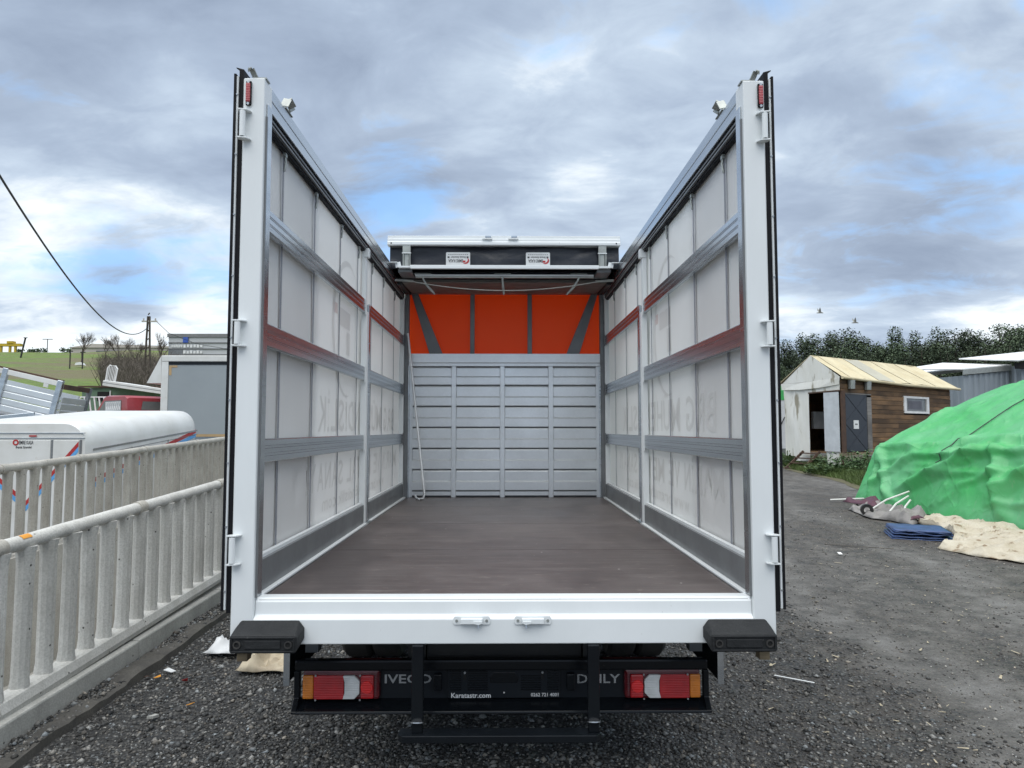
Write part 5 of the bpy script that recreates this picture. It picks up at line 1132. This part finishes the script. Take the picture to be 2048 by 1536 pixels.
# pine forest
def pine_mesh(seed, h):
    r = random.Random(seed); m = MB(); nrm_ = []
    lobes = []
    nl = r.randint(15, 21)
    for i in range(nl):
        f = .16+.84*(i+.5)/nl; rad = (1-f)**.6*.30+.075+r.uniform(-.02, .05)
        a = r.uniform(0, 6.28); off = rad*r.uniform(.2, .75)
        lobes.append((Vector((math.cos(a)*off, math.sin(a)*off, f))*h, h*rad*r.uniform(.55, .95)*.75, h*r.uniform(.07, .11)))
    for c, rr, rz in lobes:
        for _ in range(300):
            d = Vector((r.gauss(0, 1), r.gauss(0, 1), r.gauss(0, 1))).normalized()*r.uniform(.45, 1.05)
            q = c+Vector((d.x*rr, d.y*rr, d.z*rz)); s_ = r.uniform(.045, .10)*h/11
            a = Vector((r.uniform(-1, 1), r.uniform(-1, 1), r.uniform(-.5, .5))).normalized(); b = a.cross(Vector((r.uniform(-1, 1), r.uniform(-1, 1), r.uniform(-1, 1)))).normalized()
            m.add([q-a*s_*1.2, q+b*s_*.9, q+a*s_*1.2, q-b*s_*.9], [(0, 1, 2, 3)]); nn = ((q-c)/max(rr, .01)+Vector((0, 0, .35))+a*.25).normalized(); nrm_ += [nn]*4
    me = bpy.data.meshes.new('crown'); me.from_pydata(m.v, [], m.f); me.update(); me.materials.append(M['leaf_pine'])
    me.polygons.foreach_set('use_smooth', [True]*len(me.polygons))
    me.normals_split_custom_set_from_vertices(nrm_)         # leaves take the round of their clump
    tm = MB().tube([(0, 0, -.5), (.05, 0, h*.5), (0, .05, h*.97)], [h*.022, h*.014, h*.004], 6).mesh('trunk'); tm.materials.append(M['bark'])
    return me, tm
kinds = [pine_mesh(100+i, 11) for i in range(6)]
rp_ = random.Random(3)
def top_v(u):
    return np.interp(u, [1500, 1565, 1600, 1640, 1690, 1725, 1760, 1800, 1840, 1880, 1930, 1960, 2000, 2048, 2120], [700, 694, 682, 684, 659, 690, 672, 670, 674, 665, 672, 680, 659, 664, 660])
spots = []
for u in np.arange(1490, 2110, 17): spots.append((u+rp_.uniform(-6, 6), rp_.uniform(72, 80), rp_.choice((-4, 0, 2, 8, 24, 32))))
for u in np.arange(1490, 2110, 23): spots.append((u+rp_.uniform(-8, 8), rp_.uniform(82, 92), rp_.uniform(18, 40)))
for u in np.arange(1500, 2110, 24): spots.append((u+rp_.uniform(-8, 8), rp_.uniform(62, 69), rp_.uniform(22, 46)))
for (u, Y, dv) in spots:
    x = (u-1009)/1420*Y; zt = 1.7+(859-(top_v(u)+dv))/1420*Y; z0 = .021*Y; k = rp_.randrange(6)
    sc = (zt-z0)/10.9; wd = sc*rp_.uniform(.95, 1.25)
    t = thing('pine_tree', (x, Y, z0), 'dark green pine crowded into the forest edge behind the hut', 'tree', 'pines of the forest edge')
    t.rotation_euler = (0, 0, rp_.uniform(0, 6.28)); t.scale = (wd, wd, sc)
    for nm, me in (('crown', kinds[k][0]), ('trunk', kinds[k][1])):
        o = bpy.data.objects.new(nm, me); COL.objects.link(o); o.parent = t
# undergrowth closing the forest floor
m = MB(); rb = random.Random(8)
for i in range(5000):
    Y = rb.uniform(60, 70); x = (rb.uniform(1490, 2110)-1009)/1420*Y; z = .021*Y+abs(rb.gauss(0, 1.3))
    a = Vector((rb.uniform(-1, 1), rb.uniform(-1, 1), rb.uniform(-1, 1))).normalized()*.35; b = a.cross(Vector((rb.random(), rb.random(), rb.random()))).normalized()*.22
    q = Vector((x, Y, z)); m.add([q-a, q+b, q+a, q-b], [(0, 1, 2, 3)])
stuff(m.build('forest_undergrowth', 'leaf_pine'), 'dark undergrowth filling the foot of the pine forest', 'undergrowth')

# two birds over the forest
for (x, z, s_, lb) in ((27.0, 11.7, 1, 'upper left of two small birds flying above the pines'), (30.0, 10.85, -1, 'lower right of two small birds flying above the pines')):
    t = thing('flying_bird', (x, 60, z), lb, 'bird')
    MB().tube([(x-.30, 60, z-.05), (x-.12, 60, z-.02), (x+.08, 60, z), (x+.22, 60, z-.03), (x+.30, 60, z-.06)], [.02, .06, .07, .045, .015], 8).build('body', 'bird', t, smooth=True)
    for q in (-1, 1): MB().add([(x-.08, 60+q*.04, z), (x+.10, 60+q*.04, z), (x+.02, 60+q*.16, z+.22), (x-.10, 60+q*.28, z+.42), (x-.14, 60+q*.16, z+.20)], [(0, 1, 2, 4), (4, 2, 3)]).build('wing', 'bird', t)

# ------------------------------------------------------------------ the green tarpaulin heap and what lies at its foot
rc_ = random.Random(17)
CREASES = [(.25, .36, .95, .02, .10, .16), (.30, .36, .45, .0, .10, .12), (1.1, .34, .35, .10, .09, .14), (2.6, .40, 1.0, .10, .16, .22), (2.7, .40, 3.2, .02, .15, .20), (3.9, .42, 2.9, .12, .16, .22), (4.0, .42, 4.5, .0, .14, .2), (1.2, .33, 3.9, .37, .10, .12), (.3, .365, 1.6, .40, .08, .10), (1.5, .40, 3.8, .43, .09, .14), (4.6, .40, 5.8, .10, .15, .2), (1.0, .22, 3.6, .25, .07, .14)]
for i_ in range(34):
    a0 = rc_.uniform(.2, 6); t0 = rc_.uniform(.05, .8); CREASES.append((a0, t0, a0+rc_.uniform(-1.3, 1.6), min(max(t0+rc_.uniform(-.22, .22), .02), .86), rc_.uniform(.02, .06), rc_.uniform(.07, .18)))
def heap_pt(a, t):
    """a: metres along the heap towards the camera, t: 0 at the near foot, 1 on the far side"""
    y = 13.85-a; x0 = 6.88+.205*a; g = .021*y
    end = min(max(a/.10, 0), 1)
    wob = .06*math.sin(a*3.1)+.05*mnoise.noise((a*1.7, 0, 9))
    if t < .36:
        f = t/.36; b = .06+.24*f**1.6; h = (1.10-.05*math.sin(a*1.3))*f**.92
        b -= (1-f)**2*(.16+wob)
    elif t < .86:
        f = (t-.36)/.50; b = .30+2.4*f; h = 1.10-.05*math.sin(a*1.3)+(b-.30)*(.50+.20*min(a/1.8, 1))*(1-.08*f)
    else:
        f = (t-.86)/.14; b = 2.70+1.1*f; h = (1.10-.05*math.sin(a*1.3)+2.4*(.50+.20*min(a/1.8, 1))*.92)*(1-f)
    h *= .25+.75*end**.6
    p = Vector((x0+b, y, g+max(h, 0)))
    # creases: taut folds running down the face and tension lines across the slope, each with a sharp crest
    fo = 0
    for (a0, t0, a1, t1, am, wd) in CREASES:
        wd *= .72
        dx_, dt_ = a1-a0, (t1-t0)*3.0; L2 = dx_*dx_+dt_*dt_; q = ((a-a0)*dx_+(t-t0)*3.0*dt_)/L2
        qc = min(max(q, 0), 1); d = math.hypot(a-a0-qc*dx_, (t-t0)*3.0-qc*dt_)
        if d < wd: fo += am*(1-d/wd)*min(1, 4*qc+.25)*min(1, 4*(1-qc)+.25)
    fo += .05*abs(mnoise.noise((a*1.4+t*2, t*5, 3)))+.016*mnoise.noise((a*5, t*11, 1))+.008*mnoise.noise((a*13, t*26, 1))
    if t < .9: p += Vector((-.80*fo, 0, .40*fo if t < .36 else .75*fo))*min(1, t/.05+.1)
    return p
na, ntt = 240, 110; vs = []
acoord = [-.03]+[8.2*(i/(na-1))**1.15 for i in range(na)]
for i, a in enumerate(acoord):
    for j in range(ntt+1):
        p = heap_pt(max(a, 0), j/ntt)
        if i == 0: p = Vector((p.x, p.y+.10, .021*p.y-.02))
        p.z = max(p.z, .021*p.y+.012)
        vs.append(p)
n1 = ntt+1; fs = [(i*n1+j, i*n1+j+1, (i+1)*n1+j+1, (i+1)*n1+j) for i in range(len(acoord)-1) for j in range(ntt)]
o = MB().add(vs, fs).build('tarp_covered_heap', 'tarp_green', smooth=True); tag(o, 'big heap under a bright green draped tarpaulin on the right', 'heap')
o.data.set_sharp_from_angle(angle=R(80))
for (i0, lb) in ((62, 'thin dark rope lying over the left part of the green tarpaulin'), (118, 'thin dark rope lying over the middle of the green tarpaulin')):
    path = [Vector(vs[min(i0+(j//14), na)*n1+j])+Vector((-.012, 0, .014)) for j in range(30, ntt-12, 3)]
    tag(MB().tube(path, .008, 6).build('rope', 'wire', smooth=True), lb, 'rope')
def crumple(name, mat, pts, nu, nv, amp, label, cat, seed, fs_=2.0, base=.015):
    """a crumpled sheet lying on the ground; pts: rows of ground points (near edge row, far edge row)"""
    near, far = pts; vs = []
    def along(r, f):
        k = f*(len(r)-1); i = min(int(k), len(r)-2); return Vector(r[i]).lerp(Vector(r[i+1]), k-i)
    for i in range(nu+1):
        for j in range(nv+1):
            p = along(near, i/nu).lerp(along(far, i/nu), j/nv); ed = min(j, nv-j, 2)/2*min(i, nu-i, 2)/2
            w = .85*(1-abs(mnoise.noise((p.x*fs_, p.y*fs_, seed)))*1.6)**2+.5*(1-abs(mnoise.noise((p.x*fs_*2.2+p.y, p.y*fs_*2.2, seed+3)))*1.7)**3+.12*mnoise.noise((p.x*13, p.y*13, seed))
            k = Vector((mnoise.noise((p.x*3, p.y*3, seed+8)), mnoise.noise((p.x*3, p.y*3, seed+11))))*.06
            vs.append((p.x+k.x, p.y+k.y, .021*p.y+base+.02*(1-ed)*abs(mnoise.noise((p.x*5, p.y*5, seed)))+amp*w*ed))
    fs = [(i*(nv+1)+j, i*(nv+1)+j+1, (i+1)*(nv+1)+j+1, (i+1)*(nv+1)+j) for i in range(nu) for j in range(nv)]
    o = MB().add(vs, fs).build(name, mat, smooth=True); o.modifiers.new('thick', 'SOLIDIFY').thickness = .006
    return tag(o, label, cat)
crumple('canvas_sheet', 'tarp_white', ([(6.45, 11.2, 0), (6.42, 10.5, 0), (6.25, 9.7, 0), (5.45, 9.0, 0), (5.58, 8.60, 0), (5.94, 8.10, 0), (6.3, 7.2, 0)], [(7.0, 11.7, 0), (7.3, 11.1, 0), (7.45, 10.5, 0), (7.6, 9.9, 0), (7.8, 9.4, 0), (8.0, 8.8, 0), (8.2, 7.8, 0)]), 110, 60, .11, 'dirty cream canvas sheet spread along the foot of the green heap', 'canvas', 2.5, 1.7)
crumple('canvas_sheet', 'tarp_grey', ([(6.05, 12.6, 0), (6.0, 11.6, 0), (6.25, 10.9, 0)], [(6.6, 13.1, 0), (6.8, 12.3, 0), (6.95, 11.6, 0)]), 30, 18, .16, 'crumpled grey canvas at the left foot of the green heap', 'canvas', 6.5, 2.4)
crumple('purple_cloth', 'tarp_pink', ([(6.15, 12.95, 0), (6.35, 12.3, 0)], [(6.5, 13.0, 0), (6.7, 12.5, 0)]), 14, 10, .14, 'faded purple cloth tucked between grey canvas and green heap', 'cloth', 1.5, 3, .12)
crumple('purple_cloth', 'tarp_pink', ([(6.2, 11.35, 0), (6.3, 11.0, 0)], [(6.5, 11.5, 0), (6.55, 11.1, 0)]), 14, 10, .08, 'purple rag at the right end of the grey canvas', 'cloth', 4.5, 3, .08)
BT = thing('blue_folded_tarp', (5.7, 9.95, .2), 'folded dark blue tarpaulin lying before the cream canvas', 'tarpaulin')
for k in range(5):
    vs = []; off = k*.012; nx_ = 16
    for i in range(nx_+1):
        for j in range(7):
            f = i/nx_; p = Vector((5.30, 9.78, 0)).lerp(Vector((6.02, 9.52, 0)), f)+Vector((.22, .62, 0))*(j/6)
            vs.append((p.x+off*(1-2*f), p.y+.02*mnoise.noise((f*4, k, 1)), .021*p.y+.012+k*.028+.014*mnoise.noise((f*5, j*.5, k*3.))))
    ob_ = MB().add(vs, [(i*7+j, i*7+j+1, (i+1)*7+j+1, (i+1)*7+j) for i in range(nx_) for j in range(6)]).build('fold', 'tarp_blue', BT, smooth=True); ob_.modifiers.new('thick', 'SOLIDIFY').thickness = .016
o = MB().tube([(6.31, 13.8, .34), (7.0, 13.5, .40)], .017, 8).build('white_pipe', 'pvc_pipe'); tag(o, 'white pipe lying flat, sticking out left of the green heap', 'pipe')
for i, (a, b, lb) in enumerate((((6.05, 11.95, .30), (7.05, 12.4, .62), 'long white pipe leaning across the grey canvas'), ((6.20, 11.6, .28), (6.98, 12.3, .55), 'second white pipe crossing the grey canvas below the long one'), ((6.42, 11.5, .27), (6.9, 12.1, .50), 'short bent white pipe at the front of the grey canvas'))):
    mid = ((a[0]+b[0])/2-.02, (a[1]+b[1])/2, (a[2]+b[2])/2+.04)
    o = MB().tube([a, mid, b], .016, 8).build('white_pipe', 'pvc_pipe', smooth=True); tag(o, lb, 'pipe')
o = MB().lathe([(.05, -.03), (.10, -.03), (.10, .03), (.05, .03)], (6.05, 11.9, .36), (.3, 1, .1), 14).build('black_ring', 'chassis'); tag(o, 'small black ring among the white pipes', 'ring')

# weeds and grass below the hut
rb = random.Random(21)
def weed(x, y, r, h, n, label, mat='leaf'):
    t = thing('weed_bush', (x, y, gz(x, y)), label, 'weeds'); m = MB(); st = MB()
    for k in range(14):
        a = rb.uniform(0, 6.28); q = Vector((x+math.cos(a)*r*.5, y+math.sin(a)*r*.5, gz(x, y)+h*rb.uniform(.6, 1)))
        st.tube([(x+math.cos(a)*r*.1, y+math.sin(a)*r*.1, gz(x, y)), q], .008, 4, cap=False)
    for k in range(n):
        a = rb.uniform(0, 6.28); rr = r*math.sqrt(rb.random()); z = gz(x, y)+h*(1-(rr/r)**2*.7)*rb.uniform(.15, 1.05)
        c = Vector((x+math.cos(a)*rr, y+math.sin(a)*rr, z)); d = Vector((math.cos(a+rb.gauss(0, .8)), math.sin(a+rb.gauss(0, .8)), rb.uniform(-.3, .6))).normalized()*rb.uniform(.05, .11)
        sd2 = d.cross(Vector((0, 0, 1))).normalized()*d.length*.45
        m.add([c-d*.3, c+d*.4+sd2, c+d*1.2, c+d*.4-sd2], [(0, 1, 2, 3)])
    m.build('leaves', mat, t); st.build('stems', 'leaf', t)
weed(9.15, 20.0, .65, .65, 420, 'leafy green weed bush left of the hut steps base'); weed(9.75, 19.7, .75, .70, 520, 'broad leafy weed bush below the white hut door'); weed(10.5, 20.0, .7, .75, 450, 'leafy weed bush below the dark blue hut door'); weed(9.9, 18.9, .6, .45, 330, 'low leafy weed bush nearest the road')
weed(9.3, 23.4, .7, .55, 300, 'green weed clump at the left corner of the hut')
m = MB()
for i in range(22000):
    f = rb.random(); y = 16.2+f*10.5; edge = np.interp(y, [16, 18.5, 20, 22, 27], [8.2, 8.75, 8.75, 8.85, 10.2]); x = edge+abs(rb.gauss(0, .75))
    if x > 12: continue
    z = gz(x, y); h = rb.uniform(.08, .32)*(1 if x-edge > .3 else .6); w = rb.uniform(.006, .014); dx, dy = rb.gauss(0, .4)*h, rb.gauss(0, .4)*h; a = rb.uniform(0, 3.14)
    m.add([(x-w*math.cos(a), y-w*math.sin(a), z-.01), (x+w*math.cos(a), y+w*math.sin(a), z-.01), (x+dx, y+dy, z+h)], [(0, 1, 2)])
stuff(m.build('roadside_grass', 'grass'), 'strip of rough grass between the road and the hut', 'grass')
vs = []; ys_ = list(np.linspace(16, 28, 25))
for y in ys_:
    e0 = float(np.interp(y, [16, 18.5, 20, 22, 28], [8.0, 8.55, 8.55, 8.7, 10.4]))+.12*mnoise.noise((y*1.5, 0, 2)); vs += [(e0, y, .021*y+.006), (e0+.5, y, .021*y+.05), (e0+4, y, .021*y+.06)]
struct(MB().add(vs, [(3*i+k, 3*i+k+1, 3*i+k+4, 3*i+k+3) for i in range(len(ys_)-1) for k in range(2)]).build('grass_verge', 'verge'))

# ------------------------------------------------------------------ gravel and litter
def gravel(name, n, xf, yf, size, tint, keep=None):
    x = xf(n); y = yf(n)
    if keep is not None: k = keep(x, y); x, y = x[k], y[k]; n = len(x)
    base = np.array([(1,0,0),(-1,0,0),(0,1,0),(0,-1,0),(0,0,1),(0,0,-1)], float)
    v = np.repeat(base[None], n, 0)*rng.uniform(.65, 1.25, (n, 6, 1))+rng.normal(0, .16, (n, 6, 3))
    s = size(n)[:, None, None]*np.stack([np.ones(n), rng.uniform(.6, 1, n), rng.uniform(.4, .75, n)], 1)[:, None, :]
    a = rng.uniform(0, 6.28, n); ca, sa = np.cos(a), np.sin(a); v = v*s
    vx = v[..., 0]*ca[:, None]-v[..., 1]*sa[:, None]; vy = v[..., 0]*sa[:, None]+v[..., 1]*ca[:, None]
    z = np.array([gfn(float(p), float(q)) for p, q in zip(x, y)])
    P = np.stack([vx+x[:, None], vy+y[:, None], v[..., 2]+z[:, None]+s[:, 0, 2][:, None]*.25], 2).reshape(-1, 3)
    F = np.array([(0,2,4),(2,1,4),(1,3,4),(3,0,4),(2,0,5),(1,2,5),(3,1,5),(0,3,5)])
    F = (F[None]+np.arange(n)[:, None, None]*6).reshape(-1, 3)
    me = bpy.data.meshes.new(name); me.vertices.add(len(P)); me.vertices.foreach_set('co', P.astype(np.float32).ravel())
    me.loops.add(F.size); me.loops.foreach_set('vertex_index', F.astype(np.int32).ravel())
    me.polygons.add(len(F)); me.polygons.foreach_set('loop_start', np.arange(0, F.size, 3, dtype=np.int32)); me.polygons.foreach_set('loop_total', np.full(len(F), 3, np.int32))
    me.update(); me.validate()
    at = me.attributes.new('tint', 'FLOAT_COLOR', 'POINT'); c = np.repeat(tint(n), 6, 0); at.data.foreach_set('color', np.concatenate([c, np.ones((len(c), 1))], 1).astype(np.float32).ravel())
    return put(name, me, 'stone')
def tint(n):
    g = rng.beta(.9, 3.4, n)*.44+.015; w = rng.normal(0, .05, n); return np.stack([g*(1.02+w), g, g*(.94-w)], 1)
def nearer(n, a, b): return a+(b-a)*rng.random(n)**1.35
stuff(gravel('gravel', 62000, lambda n: rng.uniform(-2.33, 2.6, n), lambda n: nearer(n, 3.35, 8.5), lambda n: rng.lognormal(math.log(.0085), .42, n).clip(.003, .026), tint,
             lambda x, y: rng.random(len(x)) < np.interp(x, [0, 1.2, 2.4], [1, .75, .28])), 'dark grey loose gravel around and under the truck', 'gravel')
stuff(gravel('road_grit', 26000, lambda n: rng.uniform(1.2, 8, n), lambda n: nearer(n, 3.4, 13), lambda n: rng.lognormal(math.log(.006), .45, n).clip(.003, .022), lambda n: tint(n)*1.1*np.array([1.06, 1, .92])+.012), 'scattered pale grit on the packed road at right', 'grit')
stuff(gravel('footing_grit', 3200, lambda n: rng.uniform(-2.48, -2.36, n), lambda n: rng.uniform(2.8, 8, n), lambda n: rng.lognormal(math.log(.010), .4, n).clip(.004, .024), tint), 'grit heaped on the footing along the kerb', 'grit').location.z = .045
m = MB(); rb = random.Random(31)
for i in range(520):
    y = 3.5+9*rb.random()**1.3; x = rb.uniform(1.4, 7.0); L = rb.uniform(.006, .020)*(1 if rb.random() < .85 else 2.2); w = L*rb.uniform(.12, .4); a = rb.uniform(0, 3.14); z = gfn(x, y)+.012
    d = Vector((math.cos(a), math.sin(a), rb.uniform(-.1, .1)))*L; e_ = Vector((-math.sin(a), math.cos(a), 0))*w
    c = Vector((x, y, z)); m.add([c-d-e_, c+d-e_*.6, c+d*1.1+e_*.5, c-d*.8+e_], [(0, 1, 2, 3)])
stuff(m.build('wood_chips', 'chip'), 'pale wood chips and straw scattered over the road', 'litter')
def bit(name, x, y, pts, mat, label, cat, lift=.016, th=.003):
    z = gfn(x, y)+lift; o = MB().prism([(x+a, y+b, z+c) for a, b, c in pts], (0, 0, 0), (0, 0, th)).build(name, mat); return tag(o, label, cat)
bit('orange_shard', -2.22, 4.67, [(-0.0210, 0.0000, 0.0000), (0.0000, -0.0180, 0.0060), (0.0270, 0.0000, 0.0090), (0.0120, 0.0240, 0.0120)], 'orange_bit', 'bright orange plastic shard near the kerb', 'litter')
bit('grey_shard', -2.21, 4.80, [(-0.0360, 0.0120, 0.0060), (0.0300, -0.0180, 0.0000), (0.0480, 0.0120, 0.0000), (-0.0120, 0.0360, 0.0120)], 'print_white', 'pale grey plastic scrap just behind the orange shard', 'litter')
bit('red_shard', -2.02, 4.62, [(-0.0150, -0.0100, 0.0100), (0.0200, -0.0050, 0.0200), (0.0150, 0.0100, 0.0000), (-0.0100, 0.0050, 0.0000)], 'print_red', 'small red scrap right of the orange shard', 'litter')
bit('yellow_shard', -1.83, 4.26, [(-0.0180, -0.0060, 0.0000), (0.0060, -0.0120, 0.0060), (0.0270, 0.0072, 0.0120), (0.0000, 0.0090, 0.0000)], 'orange_bit', 'yellow leaf-like scrap alone on the gravel', 'litter')
bit('rust_shard', -2.30, 4.70, [(-0.0160, -0.0080, 0.0000), (0.0160, -0.0160, 0.0080), (0.0160, 0.0160, 0.0000), (-0.0080, 0.0160, 0.0000)], 'rust', 'tiny rust-brown scrap left of the orange shard', 'litter')
bit('white_stick', 1.85, 4.64, [(-.10, .06, .0), (.10, -.08, 0), (.108, -.07, 0), (-.092, .07, 0)], 'roof_white', 'thin white stick lying on gravel right of the bumper', 'stick')
bit('white_scrap', 4.03, 8.6, [(-0.0210, -0.0280, 0.0000), (0.0210, -0.0280, 0.0000), (0.0210, 0.0280, 0.0140), (-0.0210, 0.0280, 0.0140)], 'roof_white', 'small white square scrap on the road before the blue tarp', 'litter')
bit('pebble_slab', -1.95, 4.07, [(-0.0270, -0.0135, 0.0000), (0.0135, -0.0225, 0.0045), (0.0315, 0.0045, 0.0045), (0.0000, 0.0225, 0.0000)], 'conc_kerb', 'flat pale stone on the gravel near the kerb end', 'stone', .015, .014)
bit('dark_twig', 4.55, 9.2, [(-.35, .2, 0), (.35, -.2, 0), (.36, -.18, 0), (-.34, .22, 0)], 'bark', 'long dark twig on the road left of the cream canvas', 'twig')
bit('dark_twig', 4.2, 12.6, [(-.4, .03, 0), (.4, -.03, 0), (.4, .0, 0), (-.4, .06, 0)], 'bark', 'dark twig farther up the road', 'twig')
crumple('cream_rag', 'cloth_cream', ([(-1.78, 4.82, 0), (-1.38, 4.72, 0)], [(-1.72, 5.10, 0), (-1.36, 5.18, 0)]), 22, 14, .09, 'stained cream rag on the gravel behind the left bracket', 'rag', 3.3, 5)
crumple('white_rag', 'print_white', ([(-2.12, 5.15, 0), (-1.86, 5.12, 0)], [(-2.06, 5.32, 0), (-1.84, 5.34, 0)]), 14, 8, .07, 'small white rag by the left post foot', 'rag', 5.3, 6)
